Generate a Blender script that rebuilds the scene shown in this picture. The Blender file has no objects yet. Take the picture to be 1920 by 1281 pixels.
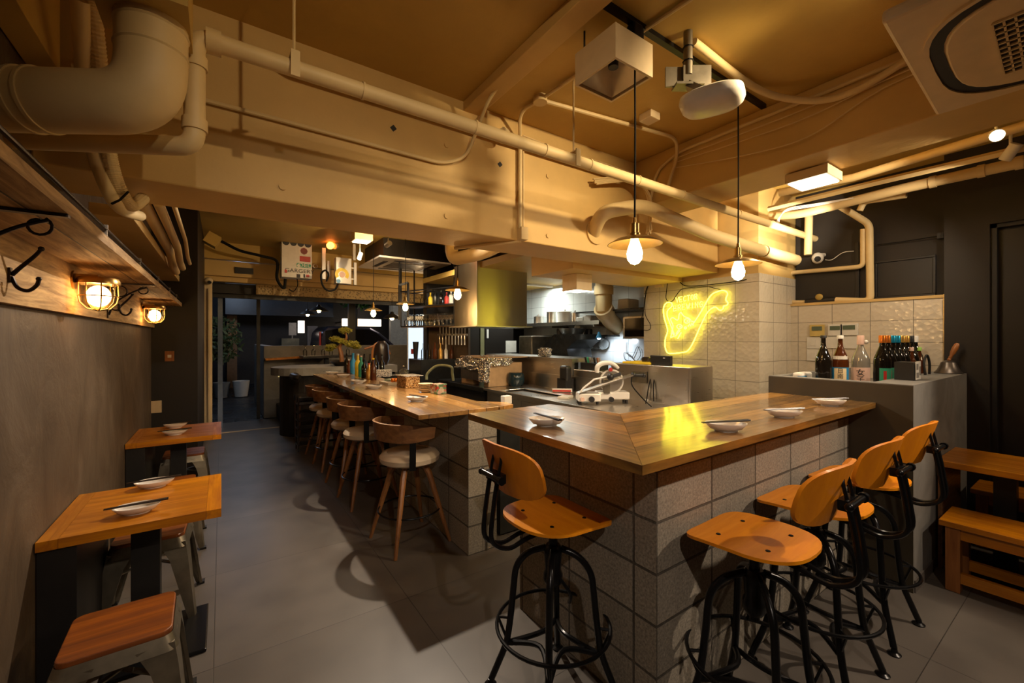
import bpy, bmesh, math, random
from mathutils import Vector, Matrix
random.seed(7)
D = bpy.data
SC = bpy.context.scene
COL = SC.collection

# ------------------------------------------------------------ camera, world, exposure
FPX, H, U0, V0 = 790.0, 1.55, 960.0, 635.5
YAW = math.atan(545 / 790.0)
SN, CS = math.sin(YAW), math.cos(YAW)
cam = D.cameras.new('camera'); camo = D.objects.new('camera', cam); COL.objects.link(camo)
cam.sensor_width = 36; cam.lens = FPX / 1920 * 36; cam.shift_y = -5 / 1920
cam.clip_start = .02; cam.clip_end = 200
camo.location = (0, 0, H); camo.rotation_euler = (math.pi / 2, 0, -YAW)
SC.camera = camo
w = D.worlds.new('night'); SC.world = w; w.use_nodes = True
w.node_tree.nodes['Background'].inputs[0].default_value = (.05, .07, .12, 1)
w.node_tree.nodes['Background'].inputs[1].default_value = .12
vs = SC.view_settings
vs.view_transform = 'Standard'; vs.look = 'None'; vs.exposure = -0.08; vs.gamma = 1; vs.use_curve_mapping = False

WARM = (1, .62, .27)
SOFT = (1, .74, .45)

def lamp(name, kind, loc, power, color=WARM, size=.05, target=None, angle=100, blend=.5, size_y=None):
    l = D.lights.new(name, kind); l.energy = power; l.color = color
    if kind == 'SPOT': l.spot_size = math.radians(angle); l.spot_blend = blend; l.shadow_soft_size = size
    elif kind == 'AREA':
        l.size = size
        if size_y: l.shape = 'RECTANGLE'; l.size_y = size_y
    else: l.shadow_soft_size = size
    o = D.objects.new(name, l); COL.objects.link(o); o.location = loc
    if target is not None:
        o.rotation_euler = (Vector(target) - Vector(loc)).to_track_quat('-Z', 'Y').to_euler()
    elif kind in ('SPOT', 'AREA'):
        o.rotation_euler = (0, 0, 0)
    return o

# ------------------------------------------------------------ helpers
def W(u, v, x=None, y=None, z=None):
    a = (u - U0) / FPX; b = (V0 - v) / FPX
    r = (SN + CS * a, CS - SN * a, b)
    k = x / r[0] if x is not None else y / r[1] if y is not None else (z - H) / r[2]
    return Vector((r[0] * k, r[1] * k, H + r[2] * k))

def pos(u, v, Z):
    L = (u - U0) / FPX * Z; return Vector((SN * Z + CS * L, CS * Z - SN * L, H + (V0 - v) * Z / FPX))

def crom(P, n=6, closed=False):
    P = [Vector(p) for p in P]; out = []; N = len(P)
    for i in range(N if closed else N - 1):
        if closed: a, b, c, d = P[(i - 1) % N], P[i], P[(i + 1) % N], P[(i + 2) % N]
        else: a, b, c, d = P[max(i - 1, 0)], P[i], P[i + 1], P[min(i + 2, N - 1)]
        for j in range(n):
            t = j / n
            out.append(.5 * ((2 * b) + (c - a) * t + (2 * a - 5 * b + 4 * c - d) * t * t + (3 * b - a - 3 * c + d) * t ** 3))
    if not closed: out.append(P[-1])
    return out

def fillet(P, r, n=6):
    P = [Vector(p) for p in P]; out = [P[0]]
    for i in range(1, len(P) - 1):
        a, b, c = P[i - 1], P[i], P[i + 1]
        d1 = (a - b); d2 = (c - b)
        q = min(r, d1.length * .49, d2.length * .49)
        s, e = b + d1.normalized() * q, b + d2.normalized() * q
        for j in range(n + 1):
            t = j / n
            out.append((1 - t) ** 2 * s + 2 * t * (1 - t) * b + t * t * e)
    out.append(P[-1]); return out

class MB:
    def __init__(s): s.bm = bmesh.new()
    def box(s, x0, x1, y0, y1, z0, z1, M=None):
        c = [(x0, y0, z0), (x1, y0, z0), (x1, y1, z0), (x0, y1, z0), (x0, y0, z1), (x1, y0, z1), (x1, y1, z1), (x0, y1, z1)]
        v = [s.bm.verts.new((M @ Vector(p)) if M else p) for p in c]
        for f in ((3, 2, 1, 0), (4, 5, 6, 7), (0, 1, 5, 4), (1, 2, 6, 5), (2, 3, 7, 6), (3, 0, 4, 7)):
            s.bm.faces.new([v[i] for i in f])
        return s
    def cbox(s, c, sx, sy, sz, rz=0, rx=0, ry=0):
        M = Matrix.Translation(c) @ Matrix.Rotation(rz, 4, 'Z') @ Matrix.Rotation(ry, 4, 'Y') @ Matrix.Rotation(rx, 4, 'X')
        return s.box(-sx / 2, sx / 2, -sy / 2, sy / 2, -sz / 2, sz / 2, M)
    def bar(s, p, q, a, b=None, up=(0, 0, 1)):
        b = b or a; p, q = Vector(p), Vector(q); d = (q - p).normalized()
        up = Vector(up)
        if abs(d.dot(up)) > .98: up = Vector((1, 0, 0))
        e = d.cross(up).normalized(); f = e.cross(d)
        v = [s.bm.verts.new(o + e * i * a / 2 + f * j * b / 2) for o in (p, q) for i, j in ((-1, -1), (1, -1), (1, 1), (-1, 1))]
        for t in ((0, 1, 2, 3), (7, 6, 5, 4), (0, 4, 5, 1), (1, 5, 6, 2), (2, 6, 7, 3), (3, 7, 4, 0)):
            s.bm.faces.new([v[i] for i in t])
        return s
    def tube(s, P, r, n=10, closed=False, cap=True):
        P = [Vector(p) for p in P]; N = len(P)
        R = r if isinstance(r, (list, tuple)) else [r] * N
        prev = None; rings = []
        for i in range(N):
            if closed: t = (P[(i + 1) % N] - P[(i - 1) % N])
            else: t = P[min(i + 1, N - 1)] - P[max(i - 1, 0)]
            if t.length < 1e-9: t = Vector((0, 0, 1))
            t.normalize()
            if prev is None:
                e = t.cross(Vector((0, 0, 1)))
                if e.length < .05: e = t.cross(Vector((1, 0, 0)))
                e.normalize()
            else:
                e = prev - t * prev.dot(t)
                if e.length < 1e-6: e = t.orthogonal()
                e.normalize()
            prev = e; f = t.cross(e)
            rings.append([s.bm.verts.new(P[i] + (e * math.cos(2 * math.pi * k / n) + f * math.sin(2 * math.pi * k / n)) * R[i]) for k in range(n)])
        for i in range(N if closed else N - 1):
            A, B = rings[i], rings[(i + 1) % N]
            off = 0
            if closed and i == N - 1:
                off = min(range(n), key=lambda o: (A[0].co - B[o].co).length)
            for k in range(n):
                s.bm.faces.new([A[k], A[(k + 1) % n], B[(k + 1 + off) % n], B[(k + off) % n]])
        if cap and not closed:
            s.bm.faces.new(rings[0][::-1]); s.bm.faces.new(rings[-1])
        return s
    def cyl(s, p, q, r, r2=None, n=16):
        return s.tube([p, q], [r, r if r2 is None else r2], n)
    def lathe(s, prof, c=(0, 0, 0), n=20, sx=1, sy=1, M=None):
        c = Vector(c); rings = []
        for (r, z) in prof:
            if r < 1e-5:
                p = Vector((0, 0, z)); p = (M @ p) if M else p
                rings.append([s.bm.verts.new(c + p)])
            else:
                ring = []
                for k in range(n):
                    p = Vector((r * sx * math.cos(2 * math.pi * k / n), r * sy * math.sin(2 * math.pi * k / n), z))
                    p = (M @ p) if M else p
                    ring.append(s.bm.verts.new(c + p))
                rings.append(ring)
        for A, B in zip(rings, rings[1:]):
            if len(A) == 1 and len(B) == 1: continue
            for k in range(n):
                k2 = (k + 1) % n
                if len(A) == 1: s.bm.faces.new([A[0], B[k2], B[k]])
                elif len(B) == 1: s.bm.faces.new([A[k], A[k2], B[0]])
                else: s.bm.faces.new([A[k], A[k2], B[k2], B[k]])
        return s
    def ball(s, c, r, n=12, sx=1, sy=1, sz=1):
        m = n // 2
        return s.lathe([(r * math.sin(math.pi * i / m), -r * sz * math.cos(math.pi * i / m)) for i in range(m + 1)], c, n, sx, sy)
    def prism(s, poly, z0, z1, M=None):
        T = (lambda p: M @ Vector(p)) if M else Vector
        a = [s.bm.verts.new(T((x, y, z0))) for x, y in poly]; b = [s.bm.verts.new(T((x, y, z1))) for x, y in poly]
        n = len(poly)
        s.bm.faces.new(a[::-1]); s.bm.faces.new(b)
        for i in range(n): s.bm.faces.new([a[i], a[(i + 1) % n], b[(i + 1) % n], b[i]])
        return s
    def grid(s, fn, nu, nv, thick=0):
        V = [[s.bm.verts.new(fn(i / nu, j / nv)) for j in range(nv + 1)] for i in range(nu + 1)]
        F = [s.bm.faces.new([V[i][j], V[i + 1][j], V[i + 1][j + 1], V[i][j + 1]]) for i in range(nu) for j in range(nv)]
        if thick:
            s.bm.normal_update()
            g = [v for r in V for v in r]
            L = [[s.bm.verts.new(v.co - v.normal * thick) for v in r] for r in V]
            for i in range(nu):
                for j in range(nv): s.bm.faces.new([L[i][j + 1], L[i + 1][j + 1], L[i + 1][j], L[i][j]])
            for i in range(nu):
                s.bm.faces.new([V[i][0], L[i][0], L[i + 1][0], V[i + 1][0]]); s.bm.faces.new([V[i + 1][nv], L[i + 1][nv], L[i][nv], V[i][nv]])
            for j in range(nv):
                s.bm.faces.new([V[0][j + 1], L[0][j + 1], L[0][j], V[0][j]]); s.bm.faces.new([V[nu][j], L[nu][j], L[nu][j + 1], V[nu][j + 1]])
        return s
    def build(s, name, mat, parent=None, smooth=False, bevel=0, world=True, seg=2):
        bm = s.bm
        bmesh.ops.recalc_face_normals(bm, faces=bm.faces)
        me = D.meshes.new(name)
        if parent is not None and world:
            root = parent
            off = Vector((0, 0, 0))
            while root is not None: off += root.location; root = root.parent
            for v in bm.verts: v.co -= off
        if smooth:
            for f in bm.faces: f.smooth = True
            for e in bm.edges:
                if len(e.link_faces) == 2 and e.calc_face_angle(0) > .7: e.smooth = False
        bm.to_mesh(me); bm.free()
        me.materials.append(mat)
        o = D.objects.new(name, me); COL.objects.link(o)
        if parent is not None: o.parent = parent
        if bevel:
            b = o.modifiers.new('bevel', 'BEVEL'); b.width = bevel; b.segments = seg; b.limit_method = 'ANGLE'; b.angle_limit = .6
        return o

def tag(o, label=None, cat=None, group=None, kind=None):
    if label: o['label'] = label
    if cat: o['category'] = cat
    if group: o['group'] = group
    if kind: o['kind'] = kind
    return o
def thing(name, label, cat, loc=(0, 0, 0), rz=0, group=None):
    o = D.objects.new(name, None); COL.objects.link(o); o.location = loc; o.rotation_euler = (0, 0, rz)
    o.empty_display_size = .05
    return tag(o, label, cat, group)
def struct(o, label=None): return tag(o, label, None, None, 'structure')
def kids(o): return [c for c in D.objects if c.parent == o]
def copy_tree(o, parent=None):
    c = o.copy(); COL.objects.link(c)
    if parent: c.parent = parent
    for k in kids(o): copy_tree(k, c)
    return c
def dup(o, loc, rz=0, label=None, group=None):
    c = copy_tree(o); c.location = loc; c.rotation_euler = (0, 0, rz)
    if label: c['label'] = label
    if group: c['group'] = group
    return c
def text_mesh(name, txt, size, mat, parent, M, depth=.0008, sx=1.0):
    cu = D.curves.new(name, 'FONT'); cu.body = txt; cu.size = size; cu.align_x = 'CENTER'; cu.align_y = 'CENTER'; cu.extrude = depth
    t = D.objects.new('tmp', cu); COL.objects.link(t)
    dg = bpy.context.evaluated_depsgraph_get(); dg.update()
    me = D.meshes.new_from_object(t.evaluated_get(dg))
    D.objects.remove(t); D.curves.remove(cu)
    off = Vector((0, 0, 0)); r = parent
    while r is not None: off += r.location; r = r.parent
    S = Matrix.Diagonal((sx, 1, 1, 1))
    me.transform(Matrix.Translation(-off) @ M @ S)
    me.materials.clear(); me.materials.append(mat)
    o = D.objects.new(name, me); COL.objects.link(o); o.parent = parent
    return o
# orientation matrices for vertical faces: facing -X (text reads toward -Y) and facing -Y (reads toward +X)
def face_mx(p): return Matrix.Translation(p) @ Matrix(((0, 0, -1, 0), (-1, 0, 0, 0), (0, 1, 0, 0), (0, 0, 0, 1)))
def face_my(p): return Matrix.Translation(p) @ Matrix(((1, 0, 0, 0), (0, 0, -1, 0), (0, 1, 0, 0), (0, 0, 0, 1)))

# ------------------------------------------------------------ materials
class NT:
    def __init__(s, name):
        s.m = D.materials.new(name); s.m.use_nodes = True; s.t = s.m.node_tree
        s.p = s.t.nodes['Principled BSDF']
    def n(s, typ, **kw):
        nd = s.t.nodes.new(typ)
        for k, v in kw.items():
            if k.startswith('_'): nd.inputs[k[1:].replace('_', ' ')].default_value = v
            else: setattr(nd, k, v)
        return nd
    def l(s, a, b): s.t.links.new(a, b)
    def math(s, op, a, b=None):
        nd = s.n('ShaderNodeMath', operation=op)
        for i, x in enumerate((a, b)):
            if x is None: continue
            if hasattr(x, 'is_linked') or hasattr(x, 'links'): s.l(x, nd.inputs[i])
            else: nd.inputs[i].default_value = x
        return nd.outputs[0]
    def ramp(s, fac, stops):
        nd = s.n('ShaderNodeValToRGB'); cr = nd.color_ramp
        while len(cr.elements) < len(stops): cr.elements.new(.5)
        for e, (p, c) in zip(cr.elements, stops): e.position = p; e.color = (*c, 1) if len(c) == 3 else c
        s.l(fac, nd.inputs[0]); return nd.outputs[0]
    def mix(s, fac, a, b, mode='MIX'):
        nd = s.n('ShaderNodeMix', data_type='RGBA', blend_type=mode)
        for i, x in ((0, fac), (6, a), (7, b)):
            if hasattr(x, 'links'): s.l(x, nd.inputs[i])
            elif i == 0: nd.inputs[0].default_value = x
            else: nd.inputs[i].default_value = (*x, 1)
        return nd.outputs[2]
    def bump(s, h, strength=.3, dist=.01, prev=None):
        nd = s.n('ShaderNodeBump'); nd.inputs['Strength'].default_value = strength; nd.inputs['Distance'].default_value = dist
        s.l(h, nd.inputs['Height'])
        if prev: s.l(prev, nd.inputs['Normal'])
        s.l(nd.outputs[0], s.p.inputs['Normal']); return nd.outputs[0]
    def coord(s, scale=(1, 1, 1), loc=(0, 0, 0), kind='Object'):
        tc = s.n('ShaderNodeTexCoord'); mp = s.n('ShaderNodeMapping')
        mp.inputs['Scale'].default_value = scale; mp.inputs['Location'].default_value = loc
        s.l(tc.outputs[kind], mp.inputs[0]); return mp.outputs[0]
    def noise(s, vec, scale, detail=5, rough=.55, dist=0):
        nd = s.n('ShaderNodeTexNoise'); nd.inputs['Scale'].default_value = scale; nd.inputs['Detail'].default_value = detail
        nd.inputs['Roughness'].default_value = rough; nd.inputs['Distortion'].default_value = dist
        s.l(vec, nd.inputs['Vector']); return nd.outputs[0]
    def setp(s, **kw):
        for k, v in kw.items():
            i = s.p.inputs[k.replace('_', ' ')]
            if hasattr(v, 'links'): s.l(v, i)
            else: i.default_value = (*v, 1) if isinstance(v, tuple) and len(v) == 3 else v

def plain(name, c, rough=.5, metal=0, var=.12, scale=14, bump=.0, **kw):
    t = NT(name); v = t.coord(); f = t.noise(v, scale)
    t.setp(Base_Color=t.ramp(f, [(.3, tuple(x * (1 - var) for x in c)), (.7, tuple(min(1, x * (1 + var)) for x in c))]), Roughness=rough, Metallic=metal, **kw)
    if bump: t.bump(f, bump, .004)
    return t.m
def emis(name, c, s):
    t = NT(name); t.setp(Base_Color=(0, 0, 0), Emission_Color=c, Emission_Strength=s); return t.m
def glass(name, c=(1, 1, 1), rough=.02, ior=1.3):
    t = NT(name); t.setp(Base_Color=c, Roughness=rough, Transmission_Weight=1.0, IOR=ior); return t.m
def wood(name, c1, c2, axis='X', pw=0, rough=.35, seam=True, gs=3.0, bump=.15, stain=.35, coat=0, var=.25):
    t = NT(name); tc = t.n('ShaderNodeTexCoord'); sp = t.n('ShaderNodeSeparateXYZ'); t.l(tc.outputs['Object'], sp.inputs[0])
    ax = {'X': 0, 'Y': 1, 'Z': 2}[axis]
    ac = {'X': 1, 'Y': 0, 'Z': 0}[axis]
    mp = t.n('ShaderNodeMapping'); sc = [9, 9, 9]; sc[ax] = .8; mp.inputs['Scale'].default_value = sc
    t.l(tc.outputs['Object'], mp.inputs[0]); vec = mp.outputs[0]
    if pw:
        q = t.math('DIVIDE', sp.outputs[ac], pw); fl = t.math('FLOOR', q)
        wn = t.n('ShaderNodeTexWhiteNoise', noise_dimensions='1D'); t.l(fl, wn.inputs['W'])
        sc2 = t.n('ShaderNodeVectorMath', operation='SCALE'); t.l(wn.outputs['Color'], sc2.inputs[0]); sc2.inputs['Scale'].default_value = 7
        ad = t.n('ShaderNodeVectorMath', operation='ADD'); t.l(vec, ad.inputs[0]); t.l(sc2.outputs[0], ad.inputs[1]); vec = ad.outputs[0]
    g = t.noise(vec, gs, 9, .62, .6)
    col = t.ramp(g, [(.28, c2), (.5, tuple((a + b) / 2 for a, b in zip(c1, c2))), (.68, c1)])
    big = t.noise(t.coord((1.2, 1.2, 1.2)), 2.2, 4, .6, .8)
    col = t.mix(t.math('MULTIPLY', t.ramp(big, [(.5, (0, 0, 0)), (.75, (1, 1, 1))]), stain), col, tuple(x * .35 for x in c2))
    if pw:
        vb = t.math('ADD', t.math('MULTIPLY', wn.outputs['Value'], 2 * var), 1 - var)
        cc = t.n('ShaderNodeCombineXYZ')
        for i in range(3): t.l(vb, cc.inputs[i])
        col = t.mix(1.0, col, cc.outputs[0], 'MULTIPLY')
        if seam:
            fr = t.math('FRACT', q); e = t.math('LESS_THAN', t.math('ABSOLUTE', t.math('SUBTRACT', fr, .5)), .5 - .003 / pw)
            col = t.mix(e, tuple(x * .25 for x in c2), col)
    t.setp(Base_Color=col, Roughness=t.ramp(g, [(.3, (rough + .18,) * 3), (.7, (rough,) * 3)]))
    if coat: t.setp(Coat_Weight=coat, Coat_Roughness=.12)
    t.bump(g, bump, .004)
    return t.m
def masonry(name, bw, bh, c1, c2, cm, mortar=.006, mott=.55, lx=0., ly=0., lz=0., kx=1., flat=False, rough=.8, nscale=60, nb=.4, pat=None, mb=.6, rock=.22):
    """bricks, blocks or tiles on upright faces: x runs along faces looking down y, y along the others"""
    t = NT(name)
    if flat: v = t.coord(loc=(lx, ly, 0))
    else:
        tc = t.n('ShaderNodeTexCoord'); sp = t.n('ShaderNodeSeparateXYZ'); sn = t.n('ShaderNodeSeparateXYZ'); cb = t.n('ShaderNodeCombineXYZ')
        t.l(tc.outputs['Object'], sp.inputs[0]); t.l(tc.outputs['Normal'], sn.inputs[0])
        xx = t.math('MULTIPLY', t.math('ADD', sp.outputs[0], lx), kx); yy = t.math('ADD', sp.outputs[1], ly)
        sel = t.math('GREATER_THAN', t.math('ABSOLUTE', sn.outputs[0]), .5)
        h = t.math('ADD', t.math('MULTIPLY', sel, yy), t.math('MULTIPLY', t.math('SUBTRACT', 1.0, sel), xx))
        t.l(h, cb.inputs[0]); t.l(t.math('ADD', sp.outputs[2], lz), cb.inputs[1]); v = cb.outputs[0]
    b = t.n('ShaderNodeTexBrick'); b.offset = 0; b.squash = 1
    b.inputs['Scale'].default_value = 1; b.inputs['Brick Width'].default_value = bw; b.inputs['Row Height'].default_value = bh
    b.inputs['Mortar Size'].default_value = mortar; b.inputs['Mortar Smooth'].default_value = .3; b.inputs['Bias'].default_value = 0
    b.inputs['Color1'].default_value = (*c1, 1); b.inputs['Color2'].default_value = (*c2, 1); b.inputs['Mortar'].default_value = (*cm, 1)
    t.l(v, b.inputs['Vector'])
    o = t.coord(); nf = t.noise(o, nscale, 6, .7); nl = t.noise(o, 4, 5, .6)
    col = t.mix(t.math('MULTIPLY', t.ramp(nl, [(.35, (0, 0, 0)), (.65, (1, 1, 1))]), mott), b.outputs['Color'], tuple(x * .5 for x in c2))
    if rock: col = t.mix(rock, col, t.ramp(nf, [(.35, (0.02, .02, .02)), (.65, (1, 1, 1))]), 'OVERLAY')
    t.setp(Base_Color=col, Roughness=rough)
    n1 = t.bump(nf, nb, .003)
    if pat:
        vo = t.n('ShaderNodeTexVoronoi'); vo.inputs['Scale'].default_value = pat; t.l(v, vo.inputs['Vector']); n1 = t.bump(vo.outputs['Distance'], .35, .01, n1)
    inv = t.math('SUBTRACT', 1.0, b.outputs['Fac']); t.bump(inv, mb, .006, n1)
    return t.m

M = {}
CREAM = (.64, .42, .145)
def cream(name, c, bump=.25):
    t = NT(name); v = t.coord(); f = t.noise(v, 3, 6, .6); g = t.noise(v, 45, 5, .6)
    t.setp(Base_Color=t.ramp(f, [(.3, tuple(x * .86 for x in c)), (.7, c)]), Roughness=.55)
    n = t.bump(g, bump, .003); h = t.noise(v, 7, 3, .5); t.bump(h, .18, .02, n); return t.m
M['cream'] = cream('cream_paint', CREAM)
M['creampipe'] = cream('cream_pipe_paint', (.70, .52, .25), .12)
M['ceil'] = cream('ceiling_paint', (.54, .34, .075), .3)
t = NT('plaster'); v = t.coord((1, 1, .7)); f = t.noise(v, 3.2, 6, .6, .7); g = t.noise(t.coord((1, 1, .8)), 7, 5, .5, 1.5)
t.setp(Base_Color=t.ramp(f, [(.3, (.060, .036, .017)), (.55, (.095, .062, .034)), (.75, (.14, .098, .062))]), Roughness=.6); n = t.bump(g, .22, .012); t.bump(f, .4, .04, n)
M['plaster'] = t.m
t = NT('grey_concrete'); v = t.coord(); f = t.noise(v, 3.2, 8, .65, .6); g = t.noise(v, 30, 6)
t.setp(Base_Color=t.ramp(f, [(.3, (.13, .122, .11)), (.7, (.25, .235, .21))]), Roughness=.62); t.bump(g, .15, .004)
M['concrete'] = t.m
M['floor'] = masonry('floor_tile', .95, .95, (.125, .107, .090), (.150, .129, .110), (.028, .024, .020), .0022, .75, .03, -.53, flat=True, rough=.42, nscale=8, nb=.15, mb=.3, rock=.1)
BC1, BC2, BCM = (.23, .20, .155), (.32, .275, .215), (.060, .050, .038)
M['blockB'] = masonry('concrete_block_wall', .394, .2055, BC1, BC2, BCM, .0065, .4, 0, -.112, rough=.85, nscale=90, nb=.8, mb=.9, rock=.4)
M['blockA'] = masonry('concrete_block_pillar', .394, .2055, BC1, BC2, BCM, .0065, .4, 0, -.315, kx=.394 / .12, rough=.85, nscale=90, nb=.8, mb=.9, rock=.4)
M['tile'] = masonry('white_relief_tile', .302, .199, (.58, .50, .38), (.62, .54, .42), (.22, .19, .15), .003, .15, -4.35, -2.262, -.126, rough=.16, nscale=10, nb=.05, pat=26, mb=.5, rock=0)
M['tileK'] = masonry('kitchen_tile', .302, .2, (.58, .60, .58), (.62, .64, .62), (.25, .26, .25), .003, .2, 0, 0, .05, rough=.12, nscale=10, nb=.03, mb=.4, rock=0)
M['woodA'] = wood('counter_wood_long', (.54, .28, .07), (.20, .08, .016), 'Y', .15, .24, True, 3, .2, .4, .8, .4)
M['woodBY'] = wood('counter_wood_left_arm', (.48, .245, .05), (.13, .052, .010), 'Y', .16, .30, True, 3, .22, .45, 1.0, .5)
M['woodBX'] = wood('counter_wood_front_arm', (.48, .245, .05), (.13, .052, .010), 'X', .165, .30, True, 3, .22, .45, 1.0, .5)
M['tabletop'] = wood('orange_table_wood', (.66, .245, .003), (.34, .095, .002), 'X', .11, .28, False, 2.6, .12, .2, .3, .12)
M['benchwood'] = wood('orange_bench_wood', (.66, .245, .003), (.34, .095, .002), 'Y', .09, .28, False, 2.6, .12, .2, .3, .12)
M['benchz'] = wood('bench_leg_wood', (.40, .15, .035), (.18, .055, .012), 'Z', 0, .3, False, 2.6, .1, .1)
M['stoolwood'] = wood('dark_red_stool_wood', (.34, .095, .012), (.13, .03, .004), 'X', .1, .3, False, 2.4, .12, .3, .2, .15)
M['ply'] = wood('orange_plywood', (.80, .285, .003), (.64, .20, .002), 'X', 0, .36, False, 2.0, .06, .05, .1)
M['plyY'] = wood('orange_plywood_back', (.74, .25, .003), (.58, .175, .002), 'Z', 0, .36, False, 2.0, .06, .05, .1)
M['oldwoodY'] = wood('old_shelf_wood', (.62, .38, .14), (.16, .075, .022), 'Y', .18, .6, True, 3.5, .7, .3, 0, .15)
M['walnut'] = wood('walnut_back', (.26, .115, .04), (.11, .045, .016), 'X', 0, .3, False, 3, .1, .1, .2)
M['oakleg'] = wood('oak_leg', (.32, .13, .035), (.15, .055, .015), 'Z', 0, .35, False, 3, .1, .1, .2)
M['black'] = plain('black_metal', (.012, .012, .013), .28, .6, .1)
M['blackmat'] = plain('black_matt', (.010, .009, .009), .45)
M['darkwall'] = plain('dark_brown_panel', (.010, .006, .0035), .55, 0, .15, 6)
M['darkpanel'] = plain('charcoal_panel', (.011, .008, .006), .42, 0, .15, 6)
M['gunmetal'] = plain('worn_gunmetal', (.22, .19, .14), .42, .85, .3, 9)
M['seatfab'] = plain('beige_leatherette', (.50, .40, .29), .5, 0, .08, 9)
M['brass'] = plain('aged_brass', (.45, .28, .09), .28, 1, .2)
M['shadebrass'] = plain('brass_shade', (.55, .40, .16), .3, .9, .15)
M['iron'] = plain('wrought_iron', (.035, .025, .02), .4, .8, .3)
t = NT('steel'); v = t.coord((1, 1, 14)); f = t.noise(v, 9, 4); t.setp(Base_Color=(.62, .58, .52), Metallic=1.0, Roughness=t.ramp(f, [(.3, (.27,) * 3), (.7, (.33,) * 3)]))
M['steel'] = t.m
t = NT('steel_hood'); v = t.coord((.6, .6, 60)); f = t.noise(v, 3, 2); g = t.noise(t.coord((1.2, 1.2, .5)), 2.5, 2); tg_ = t.n('ShaderNodeTangent'); tg_.direction_type = 'RADIAL'; tg_.axis = 'Z'; t.l(tg_.outputs[0], t.p.inputs['Tangent'])
t.setp(Base_Color=(.62, .56, .46), Metallic=1.0, Roughness=.30, Anisotropic=.85, Anisotropic_Rotation=.25); t.bump(g, .10, .05)
M['hood'] = t.m
M['panmetal'] = plain('brushed_pan_metal', (.34, .36, .35), .4, .35)
M['darksteel'] = plain('dark_worktop', (.035, .035, .033), .25, .5)
M['white'] = plain('white_ceramic', (.78, .74, .68), .18, 0, .02)
M['whitepl'] = plain('white_plastic', (.66, .62, .54), .35, 0, .05)
M['creampl'] = plain('cream_plastic', (.68, .53, .32), .4, 0, .05)
M['lacquer'] = plain('dark_lacquer', (.018, .011, .009), .3)
M['cord'] = plain('black_cord', (.004, .0035, .003), .7, Specular_IOR_Level=.2)
M['foil'] = plain('aluminium_foil', (.72, .70, .68), .2, 1, .1, 40, .0)
t = NT('foil2'); v = t.coord(); f = t.n('ShaderNodeTexVoronoi'); f.inputs['Scale'].default_value = 38; t.l(v, f.inputs['Vector']); t.setp(Base_Color=(.75, .72, .7), Metallic=1.0, Roughness=.18); t.bump(f.outputs['Distance'], 1.0, .02)
M['foil'] = t.m
M['cardboard'] = plain('cardboard', (.42, .27, .14), .75, 0, .12, 12)
t = NT('clear_glass'); tr_ = t.n('ShaderNodeBsdfTransparent'); gl_ = t.n('ShaderNodeBsdfGlossy'); gl_.inputs['Roughness'].default_value = .03
tr_.inputs[0].default_value = (.93, .94, .93, 1); fr_ = t.n('ShaderNodeFresnel'); fr_.inputs[0].default_value = 1.5; mx_ = t.n('ShaderNodeMixShader')
t.l(fr_.outputs[0], mx_.inputs[0]); t.l(tr_.outputs[0], mx_.inputs[1]); t.l(gl_.outputs[0], mx_.inputs[2]); t.l(mx_.outputs[0], t.t.nodes['Material Output'].inputs[0]); M['clear'] = t.m
M['glassdark'] = plain('dark_bottle_glass', (.008, .006, .004), .06, 0, .1)
M['glassbrown'] = plain('brown_bottle_glass', (.07, .018, .005), .06, 0, .1)
M['paperw'] = plain('paper_white', (.72, .68, .6), .7, 0, .04)
M['pink'] = plain('pale_pink_label', (.70, .46, .36), .65, 0, .05)
M['ink'] = plain('dark_ink', (.02, .018, .02), .6)
M['green'] = plain('green_label', (.03, .30, .17), .5)
M['red'] = plain('red_label', (.50, .03, .02), .5)
M['yellow'] = plain('yellow_label', (.80, .55, .02), .5)
M['blue'] = plain('blue_label', (.02, .22, .45), .4)
M['orangecap'] = plain('orange_foil_cap', (.75, .22, .03), .28, .7)
M['bluecap'] = plain('blue_foil_cap', (.02, .35, .60), .28, .7)
M['goldcap'] = plain('gold_foil_cap', (.75, .42, .10), .28, .8)
M['bulb'] = emis('warm_bulb_glow', (1, .58, .21), 95)
M['bulb2'] = emis('wall_lamp_bulb_glow', (1, .54, .20), 30)
M['panelglow'] = emis('warm_white_panel', (1, .86, .64), 9)
M['spotglow'] = emis('spot_glow', (1, .82, .55), 60)
M['neon'] = emis('yellow_neon', (1, .86, .05), 9)
M['coldglow'] = emis('cold_white_glow', (.75, .86, 1), 10)
M['redglow'] = emis('amber_red_glow', (1, .22, .03), 12)
M['signglow'] = emis('sign_glow', (1, .78, .55), 3.5)

# ============================================================ THE SETTING
def S(name, mb, mat, label, **k): return struct(mb.build(name, mat, **k), label)
S('floor', MB().box(-.8, 5.6, -3.2, 9.4, -.05, 0), M['floor'], 'grey large format floor tiles')
S('wall_left', MB().box(-.8, -.62, -3.2, 5.93, 0, 3.1), M['plaster'], 'trowelled grey brown plaster wall on the left')
S('wall_back', MB().box(-.8, 5.6, -3.4, -3.2, 0, 3.1), M['plaster'], 'plaster wall behind the viewer')
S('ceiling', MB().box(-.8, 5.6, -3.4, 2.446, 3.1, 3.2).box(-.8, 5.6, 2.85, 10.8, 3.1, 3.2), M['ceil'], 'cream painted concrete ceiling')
S('trim_1', MB().box(-.62, 4.35, 2.446, 2.87, 2.25, 3.2), M['cream'], 'deep cream painted beam across the room', bevel=.008)
S('trim_2', MB().box(3.0, 3.43, -3.2, 2.446, 2.69, 3.1), M['cream'], 'cream painted beam running toward the viewer', bevel=.008)
S('trim_3', MB().box(2.66, 4.35, 2.87, 3.5, 2.2, 2.62), M['cream'], 'lower cream soffit over the kitchen', bevel=.004)
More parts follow.
